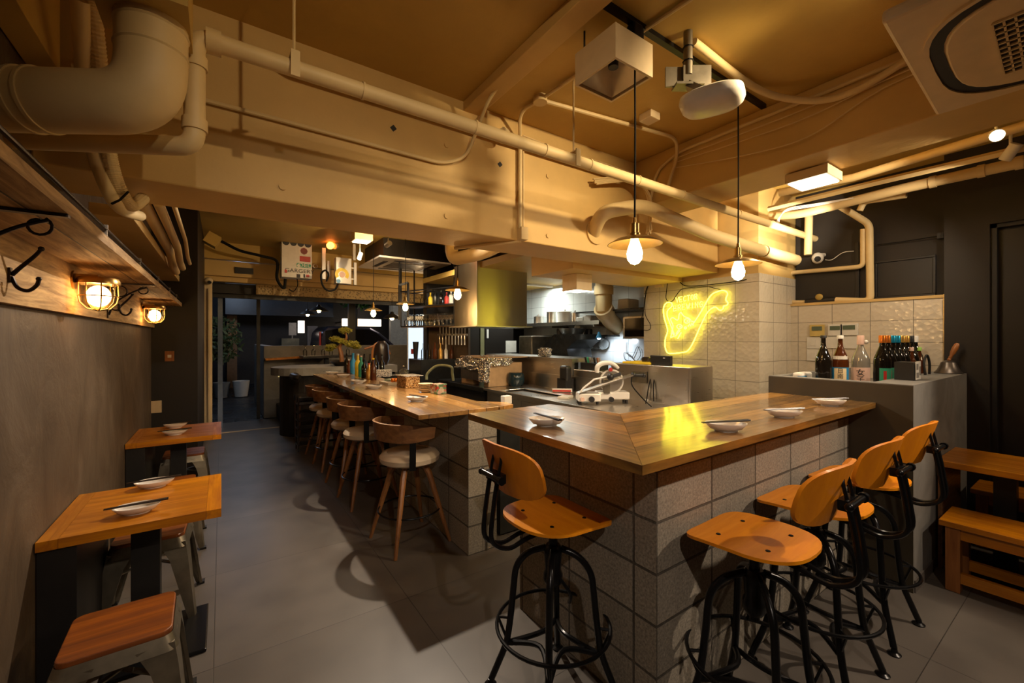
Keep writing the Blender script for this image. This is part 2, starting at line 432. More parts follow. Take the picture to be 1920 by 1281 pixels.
S('trim_4', MB().box(1.3, 1.42, -.6, 2.446, 3.04, 3.1), M['cream'], 'narrow cream rib on the ceiling', bevel=.004)
S('wall_left_column', MB().box(-.62, -.22, 5.93, 8.3, 0, 3.1), M['darkwall'], 'dark brown panelled wall at the end of the plaster wall')
S('trim_5', MB().box(-.24, -.12, 8.25, 8.42, 0, 2.45).box(-.17, -.15, 8.2, 8.25, 0, 2.35), M['creampl'], 'cream entrance door post')
# right side: tiled column with the sign, recessed tiled wall, dark panels, door
S('wall_right_column', MB().box(4.35, 5.2, 2.03, 3.40, 0, 2.2), M['tile'], 'white relief tiles around the neon sign')
S('wall_right_column_head', MB().box(4.36, 5.2, 2.04, 3.40, 2.2, 3.1), M['cream'], 'cream paint above the tiled column')
S('wall_right_tiled', MB().box(5.05, 5.2, .856, 2.03, 0, 1.90), M['tile'], 'glossy white relief tiles above the low wall')
S('trim_6', MB().box(5.04, 5.2, .856, 2.03, 1.90, 1.925), M['cream'], 'cream ledge on top of the recessed tiles')
S('trim_7', MB().box(5.03, 5.06, .846, .862, 0, 1.93), M['shadebrass'], 'bright tile edge trim')
p = MB().box(5.17, 5.3, .8, 2.03, 1.9, 3.1)
S('wall_right_upper', p, M['darkwall'], 'dark brown boarded wall above the tiles')
p = MB()
for y0, y1, z0, z1 in ((.95, 1.33, 1.95, 2.27),):
    p.box(5.155, 5.17, y0, y1, z0, z1)
    for a in ((y0 - .02, y1 + .02, z1, z1 + .02), (y0 - .02, y1 + .02, z0 - .02, z0)): p.box(5.145, 5.17, *a)
    for a in ((y0 - .02, y0, z0, z1), (y1, y1 + .02, z0, z1)): p.box(5.145, 5.17, *a)
p.box(5.16, 5.17, 1.49, 2.03, 1.93, 2.3).box(5.15, 5.17, 1.47, 1.5, 1.93, 2.5)
S('trim_8', p, M['darkpanel'], 'framed dark inspection panel', bevel=.003)
S('wall_right_pier', MB().box(5.02, 5.3, .60, .856, 0, 3.1).box(5.02, 5.3, -3.2, .60, 2.46, 3.1), M['darkwall'], 'dark brown pier beside the door')
S('door_1', MB().box(5.12, 5.2, -.6, .60, 0, 2.46), M['darkpanel'], 'dark sliding door at the right')
S('trim_9', MB().box(5.05, 5.14, .565, .60, 0, 2.46).box(5.05, 5.14, -.6, .60, 2.43, 2.46), M['blackmat'], 'black door frame')
S('wall_right', MB().box(5.12, 5.3, -3.2, -.6, 0, 2.46), M['darkwall'], 'dark wall beyond the door')
# kitchen shell
S('wall_kitchen', MB().box(5.05, 5.2, 3.4, 6.9, 0, 3.1), M['tileK'], 'white tiled kitchen wall')
S('wall_kitchen_end', MB().box(2.95, 5.2, 6.9, 7.05, 0, 3.1), M['darkwall'], 'dark wall at the end of the kitchen')
S('ceiling_kitchen', MB().box(2.9, 5.1, 3.5, 6.95, 2.52, 2.6), M['ceil'], 'lower kitchen ceiling panels')
S('wall_bar_back', MB().box(4.1, 4.2, 7.05, 9.4, 0, 3.1), M['darkwall'], 'brown wall behind the back bar')
# entrance side: stacked lintels, half wall, posts
t = NT('osb'); v = t.coord(); f = t.n('ShaderNodeTexVoronoi'); f.inputs['Scale'].default_value = 28; t.l(v, f.inputs['Vector'])
t.setp(Base_Color=t.ramp(f.outputs['Distance'], [(.1, (.10, .06, .02)), (.5, (.48, .33, .13))]), Roughness=.5); t.bump(f.outputs['Distance'], .5, .01); M['osb'] = t.m
S('trim_10', MB().box(.5, 4.1, 8.6, 8.75, 2.33, 2.50), M['osb'], 'speckled board lintel above the shop front')
S('trim_11', MB().box(-.22, .5, 8.7, 8.8, 2.33, 2.50), M['darkwall'], 'dark lintel above the entrance')
S('trim_12', MB().box(-.3, 4.1, 8.45, 8.62, 2.50, 2.58).box(-.3, 4.1, 8.35, 8.5, 2.58, 2.83), M['cream'], 'cream box beam above the shop front', bevel=.004)
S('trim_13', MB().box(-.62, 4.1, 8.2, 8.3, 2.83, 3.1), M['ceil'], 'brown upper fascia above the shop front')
S('trim_14', MB().box(-.22, 1.15, 8.38, 8.44, -.01, .006), M['creampl'], 'pale metal threshold strip')
S('wall_front_half', MB().box(.68, 3.9, 9.5, 9.66, 0, 1.41).box(.68, .86, 9.66, 12.4, 0, 1.41), M['concrete'], 'low grey concrete wall at the shop front', bevel=.006)
S('trim_15', MB().box(.56, .62, 9.48, 9.54, 0, 2.4), M['blackmat'], 'slim black entrance post')
p2 = W(660, 560, y=9.7); S('trim_16', MB().box(p2.x - .07, p2.x + .07, 9.68, 9.8, 1.41, 2.5), M['blackmat'], 'black shop front post')
S('trim_17', MB().box(-.22, 4.1, 8.8, 8.86, 2.26, 2.34), M['blackmat'], 'black head rail over the shop front')
S('floor_seating', MB().box(.9, 4.1, 8.46, 9.5, 0, .28), M['darkwall'], 'raised dark timber seating platform')

# ------------------------------------------------------------ outside at night
t = NT('asphalt'); v = t.coord(); f = t.noise(v, 55, 6, .7); g = t.noise(v, 1.5, 3)
t.setp(Base_Color=(.03, .032, .036), Roughness=t.ramp(g, [(.35, (.12,) * 3), (.65, (.42,) * 3)])); t.bump(f, .9, .02); M['asphalt'] = t.m
S('floor_street', MB().box(-4, 14, 9.4, 22, -.08, -.02), M['asphalt'], 'wet black asphalt outside the entrance')
M['nightwall'] = plain('night_facade', (.035, .035, .04), .6)
S('wall_street', MB().box(-4, 14, 17, 17.3, 0, 6), M['nightwall'], 'dark facade across the street')
def tg(o, l, c, g=None): return tag(o, l, c, g)
tg(MB().box(.1, 3.2, 15.6, 17.0, 2.35, 3.7).box(.1, 3.2, 15.5, 15.6, 2.30, 2.35).build('shop_canopy', plain('blue_black_canopy', (.03, .045, .07), .3)), 'dark blue canopy on the facade across the street', 'canopy')
tg(MB().box(.15, .42, 16.2, 16.5, -.02, 2.3).build('street_pillar', plain('pale_brick', (.42, .25, .13), .8)), 'pale brick pillar outside, seen through the entrance', 'pillar')
tg(MB().box(-.05, .02, 8.9, 9.6, 0, 2.3).build('glass_door', plain('cold_glass_panel', (.20, .26, .38), .12, .3)), 'bluish glazed door leaf standing open at the entrance', 'door')
def blobtree(name, c, r, n, mat, size=.12, seed=1, flat=1):
    rnd = random.Random(seed); mb = MB()
    for i in range(n):
        d = Vector((rnd.gauss(0, 1), rnd.gauss(0, 1), rnd.gauss(0, 1))).normalized() * r * rnd.random() ** .4
        d.z *= flat
        q = Vector(c) + d; e = Vector((rnd.gauss(0, 1), rnd.gauss(0, 1), rnd.gauss(0, 1))).normalized(); f = e.orthogonal().normalized()
        s = size * rnd.uniform(.6, 1.3)
        v = [mb.bm.verts.new(q + a) for a in (e * s, f * s * .4, -e * s, -f * s * .4)]
        mb.bm.faces.new(v)
    return mb
M['leaf'] = plain('street_foliage', (.05, .075, .025), .5)
q = W(415, 640, y=13.5)
tr = thing('street_shrub', 'pale leafed shrub in a white pot outside the entrance', 'shrub', (q.x, 13.5, 0))
blobtree('f', (q.x, 13.5, 1.55), .5, 500, M['leaf'], .09, 2, 1.3).build('foliage', M['leaf'], tr)
MB().tube([(q.x, 13.5, .2), (q.x, 13.5, 1.4)], .025).build('trunk', M['blackmat'], tr)
MB().lathe([(0, 0), (.14, 0), (.2, .4), (.17, .4), (.15, .35), (0, .35)], (q.x, 13.5, 0)).build('pot', M['concrete'], tr)
q = W(452, 670, y=13.5)
tg(MB().lathe([(0, 0), (.15, 0), (.2, .42), (.17, .42), (.15, .36), (0, .36)], (q.x, 13.5, 0)).build('planter', M['whitepl'], smooth=True), 'empty pale planter outside, right of the potted shrub', 'planter')
q = W(700, 545, y=14)
tg(blobtree('f', (q.x - .3, 15, 3.2), .85, 900, M['leaf'], .13, 5, .7).build('street_tree', plain('tree_green', (.03, .10, .02), .5)), 'green street tree crown behind the shop front post', 'tree'); MB().tube([(q.x - .3, 15, -.02), (q.x - .3, 15, 3.1)], .06).build('trunk', M['blackmat'], D.objects['street_tree'])
# parked car
t1 = W(598, 640, y=13.0); t2 = W(748, 650, y=13.0)
cx0, cx1 = t1.x, t2.x; L = cx1 - cx0
car = thing('car', 'dark parked car on the street behind the low concrete wall', 'car', (cx0, 13.0, 0))
M['carpaint'] = plain('dark_blue_grey_car_paint', (.05, .05, .075), .2, .6)
def prof(P): return [(cx0 + L * a, b) for a, b in P]
def side(P, y0, y1):
    mb = MB(); n = len(P)
    A = [mb.bm.verts.new((x, y0, z)) for x, z in P]; B = [mb.bm.verts.new((x, y1, z)) for x, z in P]
    mb.bm.faces.new(A); mb.bm.faces.new(B[::-1])
    for i in range(n): mb.bm.faces.new([A[i], B[i], B[(i + 1) % n], A[(i + 1) % n]])
    return mb
side(prof([(0, .45), (0, 1.25), (.03, 1.75), (.1, 1.92), (.62, 1.90), (.74, 1.75), (.96, 1.32), (1.1, 1.15), (1.32, 1.0), (1.34, .45)]), 13, 14.6).build('body', M['carpaint'], car, bevel=.05)
side(prof([(.08, 1.3), (.07, 1.78), (.2, 1.84), (.6, 1.83), (.7, 1.72), (.9, 1.34)]), 12.985, 14.615).build('side_window', M['glassdark'], car)
for a in (.18, 1.08):
    MB().cyl((cx0 + L * a, 12.98, .34), (cx0 + L * a, 13.2, .34), .34, n=24).build('wheel', M['blackmat'], car)
MB().box(cx0 + .01, cx0 + .05, 12.98, 13.06, 1.35, 1.75).build('tail_light', M['red'], car)
# lit signs and lamps in the street
q = W(675, 605, y=15.5)
sg = thing('lit_shop_sign', 'long glowing white sign across the street', 'sign', (q.x, 15.5, q.z))
MB().box(q.x - .60, q.x + .75, 15.45, 15.6, q.z - .13, q.z + .13).build('light_box', M['signglow'], sg, bevel=.02)
MB().box(q.x - .5, q.x - .45, 15.6, 17.0, q.z, q.z + .05).box(q.x + .6, q.x + .65, 15.6, 17.0, q.z, q.z + .05).build('wall_arm', M['blackmat'], sg)
text_mesh('sign_lettering', '----', .12, M['red'], sg, face_my((q.x + .2, 15.44, q.z + .06)))
tg(MB().box(q.x - .35, q.x + .6, 16.9, 17.0, 1.3, q.z - .14).build('lit_window', emis('shop_window_glow', (1, .5, .15), .5)), 'warm lit shop window below the glowing sign', 'window')
q = W(565, 613, y=14.5)
ln = thing('street_lantern', 'upright glowing white lantern hanging outside', 'lantern', (q.x, 14.5, q.z))
MB().box(q.x - .085, q.x + .085, 14.45, 14.6, q.z - .19, q.z + .19).build('lantern_body', emis('lantern_glow', (1, .80, .66), 2.5), ln)
MB().box(q.x - .10, q.x + .10, 14.44, 14.62, q.z + .19, q.z + .22).box(q.x - .01, q.x + .01, 14.5, 17.0, q.z + .2, q.z + .23).build('bracket', M['blackmat'], ln)
a, b = W(576, 625, y=15.8), W(595, 650, y=15.8)
tg(MB().box(a.x, b.x, 15.75, 15.85, 0, a.z + .25).build('shutter_panel', plain('grey_shutter', (.17, .17, .2), .5)), 'tall pale grey panel across the street', 'panel')
a = W(548, 617, y=15)
tg(MB().box(a.x - .1, a.x + .12, 15, 15.03, a.z - .2, a.z + .2).box(a.x - .01, a.x + .02, 15.03, 15.06, -.02, a.z).build('notice_board', plain('street_notice', (.3, .29, .27), .6)), 'small white vertical notice beside the lantern', 'notice')
tg(MB().box(a.x - .3, a.x + .2, 15, 15.4, -.02, a.z - .3).build('stacked_crates', plain('street_crates', (.20, .19, .13), .7)), 'stack of pale crates under the notice outside', 'crate')
a = W(744, 583, y=14)
tg(MB().box(a.x + .1, a.x + .7, 14.9, 15.1, -.02, 4.2).build('white_facade', plain('cold_white_wall', (.30, .33, .34), .6)), 'cool white building edge beyond the bar shelf', 'building')
lamp('street_fill', 'POINT', (.4, 11.2, 3.2), 70, (.6, .75, 1), .3)  # added cool fill to brighten the wet asphalt, no lamp stands here
lamp('street_fill', 'POINT', (5.0, 11.8, 3.4), 120, (1, .8, .6), .3)  # added warm fill for the street and the parked car, no fixture

# ============================================================ COUNTERS
# block-built bar (front L) with its own top
bt = thing('bar_counter', 'L-shaped plank counter with a mitred corner on a concrete block base', 'counter', (1.412, 1.044, 0))
MB().box(1.412, 3.462, 1.044, 1.156, 0, 1.09).box(1.412, 1.61, 1.156, 1.967, 0, 1.09).build('block_wall', M['blockB'], bt)
MB().prism([(1.12, .883), (1.797, 1.565), (1.70, 2.045), (1.115, 2.04)], 1.107, 1.14).build('left_board', M['woodBY'], bt)
MB().prism([(1.122, .883), (3.462, .90), (3.462, 1.545), (1.799, 1.565)], 1.107, 1.14).build('front_board', M['woodBX'], bt)
MB().prism([(1.15, .93), (3.45, .94), (3.45, 1.5), (1.8, 1.53), (1.68, 2.02), (1.15, 2.02)], 1.095, 1.107).build('under_board', M['walnut'], bt)
lc = thing('long_counter', 'long plank counter on a block wall, lined with round-backed bar stools', 'counter', (1.45, 2.65, 0))
MB().box(1.45, 1.69, 2.65, 6.4, 0, 1.008).build('block_wall', M['blockA'], lc)
MB().box(1.60, 1.635, 2.635, 2.65, .20, .27).build('outlet_box', M['gunmetal'], lc)
MB().bar((1.36, 6.48, 0), (1.36, 6.48, 1.01), .06).build('support_post', M['oakleg'], lc)
MB().tube([(1.60, 2.646, 0), (1.60, 2.646, .26)], .008).build('conduit', M['gunmetal'], lc)
MB().box(1.075, 1.71, 2.65, 6.56, 1.011, 1.045).build('counter_board', M['woodA'], lc, bevel=.003)
MB().prism([(1.71, 2.64), (1.86, 2.68), (1.88, 2.80), (1.71, 3.0)], 1.013, 1.043).build('end_piece', M['woodA'], lc, bevel=.003)
# low plastered wall at the right, carrying the bottles in a trough
pl = thing('low_wall', 'grey plastered low wall carrying the big bottles at the right', 'low wall', (3.47, .724, 0))
mb = MB()
mb.box(3.47, 5.05, .724, 1.547, 0, 1.18)
mb.box(3.47, 3.56, .724, 1.547, 1.18, 1.267).box(3.56, 5.05, .724, .93, 1.18, 1.267).box(3.56, 5.05, 1.50, 1.547, 1.18, 1.267)
mb.build('plastered_body', M['concrete'], pl)
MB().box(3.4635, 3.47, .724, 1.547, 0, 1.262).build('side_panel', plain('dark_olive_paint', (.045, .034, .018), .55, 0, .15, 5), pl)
MB().box(3.48, 5.05, .716, .724, 0, .075).build('skirting', M['floor'], pl)

# ------------------------------------------------------------ left tables
def wall_table(y0, y1, label, depth=.62):
    t = thing('wall_table', label, 'table', (-.31, (y0 + y1) / 2, 0), 0, 'small two-seat tables along the plaster wall')
    ym = (y0 + y1) / 2
    MB().box(-.55, -.06, y0 + .001, y1 - .001, .69, .73).build('tabletop', M['tabletop'], t)
    MB().box(-.615, -.551, y0, y1, .69, .73).build('breadboard_end', M['benchwood'], t); MB().box(-.059, 0, y0, y1, .69, .73).build('breadboard_end', M['benchwood'], t)
    MB().box(-.615, -.50, y0 + .02, y1 - .02, 0, .689).build('wall_panel_leg', M['blackmat'], t)
    MB().box(-.365, -.255, ym - .04, ym + .04, .02, .689).build('post', M['blackmat'], t)
    MB().box(-.45, -.06, ym - .22, ym + .22, 0, .018).build('base_plate', M['black'], t, bevel=.006)
    return t
wall_table(2.475, 3.117, 'orange wood wall table nearest the viewer, two plates on it')
wall_table(4.40, 5.08, 'orange wood wall table further back, beside the dark wall')

def tolix(label, x, y, rz=0):
    t = thing('metal_stool', label, 'stool', (x, y, 0), rz, 'metal stools with wooden seats at the wall tables')
    def rr(s, r, n=5):
        P = []
        for cx, cy, a0 in ((s - r, s - r, 0), (-s + r, s - r, 90), (-s + r, -s + r, 180), (s - r, -s + r, 270)):
            for i in range(n + 1):
                a = math.radians(a0 + 90 * i / n); P.append((cx + r * math.cos(a), cy + r * math.sin(a)))
        return P
    MB().prism(rr(.155, .035), .448, .47).build('seat', M['stoolwood'], t, world=False, bevel=.004)
    mb = MB()
    o, i_ = rr(.157, .036), rr(.175, .04)
    A = [mb.bm.verts.new((x_, y_, .452)) for x_, y_ in o]; B = [mb.bm.verts.new((x_, y_, .40)) for x_, y_ in i_]
    for k in range(len(A)): mb.bm.faces.new([A[k], A[(k + 1) % len(A)], B[(k + 1) % len(A)], B[k]])
    mb.build('seat_skirt', M['gunmetal'], t, world=False, smooth=True)
    for sx in (1, -1):
        for sy in (1, -1):
            m = MB()
            def ring(z, o, wd):
                cx, cy = sx * o, sy * o
                return [m.bm.verts.new(p) for p in ((cx, cy - sy * wd, z), (cx - sx * .006, cy - sy * .006, z), (cx - sx * wd, cy, z),
                        (cx - sx * wd, cy - sy * .014, z), (cx - sx * .018, cy - sy * .018, z), (cx - sx * .014, cy - sy * wd, z))]
            R = [ring(.425, .168, .115), ring(.34, .181, .085), ring(0.012, .215, .035)]
            for a, b in zip(R, R[1:]):
                for k in range(6): m.bm.faces.new([a[k], a[(k + 1) % 6], b[(k + 1) % 6], b[k]])
            m.bm.faces.new(R[0]); m.bm.faces.new(R[-1])
            lg = m.build('leg', M['gunmetal'], t, world=False)
            MB().box(sx * .205 - .02, sx * .205 + .02, sy * .205 - .02, sy * .205 + .02, 0, .014).build('foot_cap', M['blackmat'], lg, world=False)
    MB().bar((-.15, -.15, .30), (.15, .15, .30), .02, .006).bar((-.15, .15, .296), (.15, -.15, .296), .02, .006).build('cross_brace', M['gunmetal'], t, world=False)
    return t
tolix('metal stool with dark red seat in the near left corner', -.31, 2.16, .03)
tolix('metal stool tucked behind the nearest wall table', -.32, 3.13, -.04)
tolix('metal stool on the near side of the further wall table', -.32, 4.06, .02)
tolix('metal stool under the far side of the further wall table', -.29, 5.10, 0)

# ------------------------------------------------------------ right table and benches
t = thing('wall_table', 'orange wood table against the low wall at the right edge', 'table', (4.28, .1, 0))
MB().box(3.987, 4.58, -1.0, .722, .69, .73).build('tabletop', M['benchwood'], t, bevel=.003)
MB().box(4.0, 4.56, .69, .712, 0, .689).build('end_panel', M['walnut'], t)
MB().box(4.23, 4.33, .39, .49, .02, .689).build('post', M['blackmat'], t)
MB().box(4.05, 4.5, .2, .66, 0, .018).build('base_plate', M['black'], t, bevel=.005)
def bench(x0, x1, label):
    t = thing('bench', label, 'bench', ((x0 + x1) / 2, .1, 0), 0, 'orange wood benches at the right table')
    MB().box(x0, x1, -.75, .65, .395, .43).build('seat', M['benchwood'], t, bevel=.003)
    MB().box(x0 + .03, x0 + .055, -.68, .58, .325, .394).box(x1 - .055, x1 - .03, -.68, .58, .325, .394).box(x0 + .05, x1 - .05, .56, .58, .325, .394).build('apron', M['benchwood'], t)
    for sx in (x0 + .02, x1 - .085):
        for sy in (.56, -.72):
            MB().box(sx, sx + .065, sy, sy + .065, 0, .394).build('leg', M['benchz'], t, bevel=.003)
        MB().box(sx + .01, sx + .045, -.66, .56, .06, .12).build('stretcher', M['benchwood'], t)
    return t
bench(3.67, 4.03, 'orange wood bench on the near side of the right table')
bench(4.62, 4.98, 'orange wood bench behind the right table, by the dark door')

# ------------------------------------------------------------ plywood swivel stools
def swivel(label, x, y, rz):
    """seat faces +y in its own frame, backrest at -y"""
    t = thing('swivel_bar_stool', label, 'bar stool', (x, y, 0), rz, 'plywood swivel stools at the front bar')
    zs = .785
    out = []
    for k in range(36):
        a = 2 * math.pi * k / 36; c, s_ = math.cos(a), math.sin(a)
        p = 2.6
        px = .20 * math.copysign(abs(c) ** (2 / p), c); py = .205 * math.copysign(abs(s_) ** (2 / p), s_)
        if py > 0: px = .20 * math.copysign(abs(c) ** (2 / 5.5), c); py = .20 * math.copysign(abs(s_) ** (2 / 5.5), s_)
        out.append((px, py))
    mb = MB()
    def zf(px, py):
        return zs - .012 * max(0, (py / .2)) ** 2 * 1.6 + .006 * (px / .2) ** 2 + .01 * max(0, -py / .2) ** 2
    ringsT = []
    for f in (1, .8, .55, .3):
        ringsT.append(([mb.bm.verts.new((px * f, py * f, zf(px * f, py * f))) for px, py in out], [mb.bm.verts.new((px * f, py * f, zf(px * f, py * f) - .012)) for px, py in out]))
    n = 36
    for (a, a2), (b, b2) in zip(ringsT, ringsT[1:]):
        for k in range(n):
            mb.bm.faces.new([a[k], a[(k + 1) % n], b[(k + 1) % n], b[k]]); mb.bm.faces.new([a2[(k + 1) % n], a2[k], b2[k], b2[(k + 1) % n]])
    mb.bm.faces.new(ringsT[-1][0]); mb.bm.faces.new(ringsT[-1][1][::-1])
    a, a2 = ringsT[0]
    for k in range(n): mb.bm.faces.new([a[(k + 1) % n], a[k], a2[k], a2[(k + 1) % n]])
    seat = mb.build('seat', M['ply'], t, smooth=True, world=False)
    for sx, sy in ((-.10, .09), (.10, .09), (-.10, -.09), (.10, -.09)):
        MB().lathe([(0, .0015), (.008, .0015), (.009, -.001)], (sx, sy, zf(sx, sy) + .001), 10).build('bolt', M['black'], seat, world=False)
    # backrest: curved rounded plywood
    mb = MB(); wv, hv = .20, .105; zb = 1.03
    def bp(u_, v_):
        px, pz = u_, v_
        return Vector((px * wv, -.265 + .045 * (px ** 2) * 1.3 - .03 * pz, zb + pz * hv))
    pts = []
    for k in range(32):
        a = 2 * math.pi * k / 32; c, s_ = math.cos(a), math.sin(a); p = 3.2
        pts.append((math.copysign(abs(c) ** (2 / p), c), math.copysign(abs(s_) ** (2 / p), s_)))
    R = []
    for f in (1, .75, .5, .2):
        R.append(([mb.bm.verts.new(bp(x_ * f, z_ * f)) for x_, z_ in pts], [mb.bm.verts.new(bp(x_ * f, z_ * f) + Vector((0, -.013, 0))) for x_, z_ in pts]))
    n = 32
    for (a, a2), (b, b2) in zip(R, R[1:]):
        for k in range(n):
            mb.bm.faces.new([a[k], a[(k + 1) % n], b[(k + 1) % n], b[k]]); mb.bm.faces.new([a2[(k + 1) % n], a2[k], b2[k], b2[(k + 1) % n]])
    mb.bm.faces.new(R[-1][0]); mb.bm.faces.new(R[-1][1][::-1])
    a, a2 = R[0]
    for k in range(n): mb.bm.faces.new([a[(k + 1) % n], a[k], a2[k], a2[(k + 1) % n]])
    mb.build('backrest', M['plyY'], t, smooth=True, world=False)
    # back bars
    mb = MB()
    for s_ in (-1, 1):
        P = [(s_ * .028, -.03, .745), (s_ * .028, -.16, .735), (s_ * .028, -.255, .72), (s_ * .028, -.33, .77), (s_ * .028, -.325, .88), (s_ * .028, -.305, 1.0)]
        mb.tube(crom(P, 6), .0095, 8)
    mb.tube(crom([(-.028, -.305, 1.0), (-.028, -.288, 1.08), (0, -.288, 1.088), (.028, -.288, 1.08), (.028, -.305, 1.0)], 5), .006, 8)
    mb.build('back_support_bars', M['black'], t, smooth=True, world=False)
    mb = MB().cbox((0, -.295, 1.005), .10, .03, .035).cyl((-.065, -.318, 1.012), (.065, -.318, 1.012), .011, n=10).cyl((.065, -.318, 1.012), (.082, -.318, 1.012), .017, n=10)
    mb.ball((-.072, -.318, 1.012), .014, 10).build('tilt_hinge', M['black'], t, world=False, smooth=True)
    # seat plate, screw spindle, hub
    mb = MB().cbox((0, 0, .763), .16, .16, .008).bar((-.14, 0, .758), (.14, 0, .758), .03, .008)
    mb.build('seat_plate', M['black'], t, world=False)
    MB().cyl((0, 0, .46), (0, 0, .765), .019, n=14).build('spindle', M['black'], t, smooth=True, world=False)
    MB().lathe([(0, .655), (.03, .655), (.04, .64), (.04, .62), (.034, .55), (.042, .53), (.042, .50), (.03, .48), (0, .48)], (0, 0, 0), 14).build('hub', M['black'], t, smooth=True, world=False)
    # four legs
    for k in range(4):
        a = math.radians(45 + 90 * k); c, s_ = math.cos(a), math.sin(a)
        P = [(.035 * c, .035 * s_, .64), (.11 * c, .11 * s_, .615), (.165 * c, .165 * s_, .55), (.19 * c, .19 * s_, .30), (.205 * c, .205 * s_, .20), (.275 * c, .275 * s_, .03)]
        leg = MB().tube(fillet(P, .05, 5), .0145, 10).build('leg', M['black'], t, smooth=True, world=False)
        MB().lathe([(0, 0), (.027, 0), (.028, .006), (.015, .014), (.012, .03), (0, .032)], (.279 * c, .279 * s_, 0), 14).build('foot_cap', M['black'], leg, world=False, smooth=True)
    # footring held by clips
    ring = [(.245 * math.cos(2 * math.pi * k / 40), .245 * math.sin(2 * math.pi * k / 40), .31) for k in range(40)]
    fr = MB().tube(ring, .008, 8, closed=True)
    for k in range(4):
        a = math.radians(45 + 90 * k); c, s_ = math.cos(a), math.sin(a)
        fr.tube([(.245 * c, .245 * s_, .31), (.205 * c, .205 * s_, .215)], .006, 6)
        fr.tube([(.188 * c, .188 * s_, .312), (.245 * c, .245 * s_, .31)], .006, 6)
    fr.build('footring', M['black'], t, smooth=True, world=False)
    mb = MB()
    for k in range(4):
        a, b = math.radians(45 + 90 * k), math.radians(135 + 90 * k); m_ = (a + b) / 2
        mb.tube(crom([(.205 * math.cos(a), .205 * math.sin(a), .20), (.07 * math.cos(m_), .07 * math.sin(m_), .235), (.205 * math.cos(b), .205 * math.sin(b), .20)], 6), .011, 8)
    mb.build('lower_braces', M['black'], t, smooth=True, world=False)
    MB().tube(crom([(.03, 0, .53), (.075, .03, .47), (.05, .05, .41)], 4), .008, 8).build('height_lever', M['black'], t, smooth=True, world=False)
    return t
swivel('plywood swivel stool at the left arm of the bar, its back to the aisle', 1.19, 1.41, -math.pi / 2)
swivel('nearest of three plywood swivel stools along the front of the bar', 1.71, .815, .03)
swivel('middle of three plywood swivel stools along the front of the bar', 2.31, .825, 0)
swivel('plywood swivel stool next to the grey low wall', 2.92, .83, -.02)

# ------------------------------------------------------------ round-backed stools at the long counter
def round_stool():
    t = thing('round_back_bar_stool', 'x', 'bar stool', (0, 0, 0), 0, 'round-backed bar stools along the long counter')
    MB().lathe([(0, .605), (.195, .605), (.222, .622), (.228, .655), (.208, .680), (.17, .688), (.165, .683), (.10, .690), (0, .692)], (0, 0, 0), 32).build('seat_cushion', M['seatfab'], t, smooth=True, world=False)
    MB().lathe([(0, .575), (.12, .575), (.13, .604), (0, .604)], (0, 0, 0), 20).build('swivel_plate', M['black'], t, smooth=True, world=False)
    A0, A1 = math.radians(74), math.radians(286)
    def fn(u_, v_):
        a = A0 + (A1 - A0) * u_; e = abs(u_ - .5) * 2
        h = .066 * (1 - .35 * max(0, e - .6) / .4)
        z = .862 + .012 * (1 - e) + (v_ - .5) * 2 * h
        r = .268 + .016 * (v_ - .5)
        return Vector((r * math.cos(a), r * math.sin(a), z))
    MB().grid(fn, 36, 4, .016).build('curved_backrest', M['walnut'], t, smooth=True, world=False)
    for a in (math.radians(112), math.radians(248)):
        c, s_ = math.cos(a), math.sin(a)
        MB().bar((.235 * c, .235 * s_, .60), (.252 * c, .252 * s_, .87), .045, .012, up=(c, s_, 0)).build('back_upright', M['black'], t, world=False)
    for k in range(4):
        a = math.radians(45 + 90 * k); c, s_ = math.cos(a), math.sin(a)
        MB().tube([(.10 * c, .10 * s_, .60), (.15 * c, .15 * s_, .52), (.315 * c, .315 * s_, .0)], [.022, .024, .013], 8).build('leg', M['oakleg'], t, smooth=True, world=False)
    ring = [(.235 * math.cos(2 * math.pi * k / 40), .235 * math.sin(2 * math.pi * k / 40), .25) for k in range(40)]
    MB().tube(ring, .007, 8, closed=True).build('footring', M['black'], t, smooth=True, world=False)
    return t
rs = round_stool()
rs.location = (1.20, 3.13, 0); rs.rotation_euler = (0, 0, .10); rs['label'] = 'round-backed bar stool nearest the block pillar'
for y, rz, lb in ((4.15, .05, 'second round-backed bar stool from the block pillar'), (4.68, .1, 'third round-backed bar stool from the block pillar'),
                  (5.50, .05, 'second-last round-backed bar stool toward the entrance'), (6.02, .08, 'round-backed bar stool nearest the entrance')):
    dup(rs, (1.17, y, 0), rz, lb)
# high dark stool at the far end
hs = thing('dark_bar_stool', 'dark grey padded bar stool at the far end of the long counter', 'bar stool', (1.1, 6.95, 0))
MB().box(.90, 1.30, 6.75, 7.15, .62, .72).build('seat', M['darkpanel'], hs, bevel=.03)
MB().tube(crom([(.93, 6.74, .98), (.89, 6.78, .99), (.88, 6.95, .99), (.89, 7.12, .99), (.95, 7.18, .98)], 5), .05, 8).build('backrest', M['darkpanel'], hs, smooth=True)
for i in (.93, 1.27):
    for j in (6.79, 7.11): MB().bar((i, j, 0), (i, j, .62), .03).build('leg', M['oakleg'], hs)
bk = thing('bottle_rack', 'dark bottle rack on the floor under the far end of the counter', 'rack', (1.0, 6.5, 0))
mb = MB()
for k in range(6): mb.box(.86, 1.16, 6.4, 6.64, .08 + k * .11, .095 + k * .11)
for i in (.86, 1.14):
    for j in (6.4, 6.62): mb.box(i, i + .02, j, j + .02, 0, .75)
mb.build('rack_frame', M['lacquer'], bk)

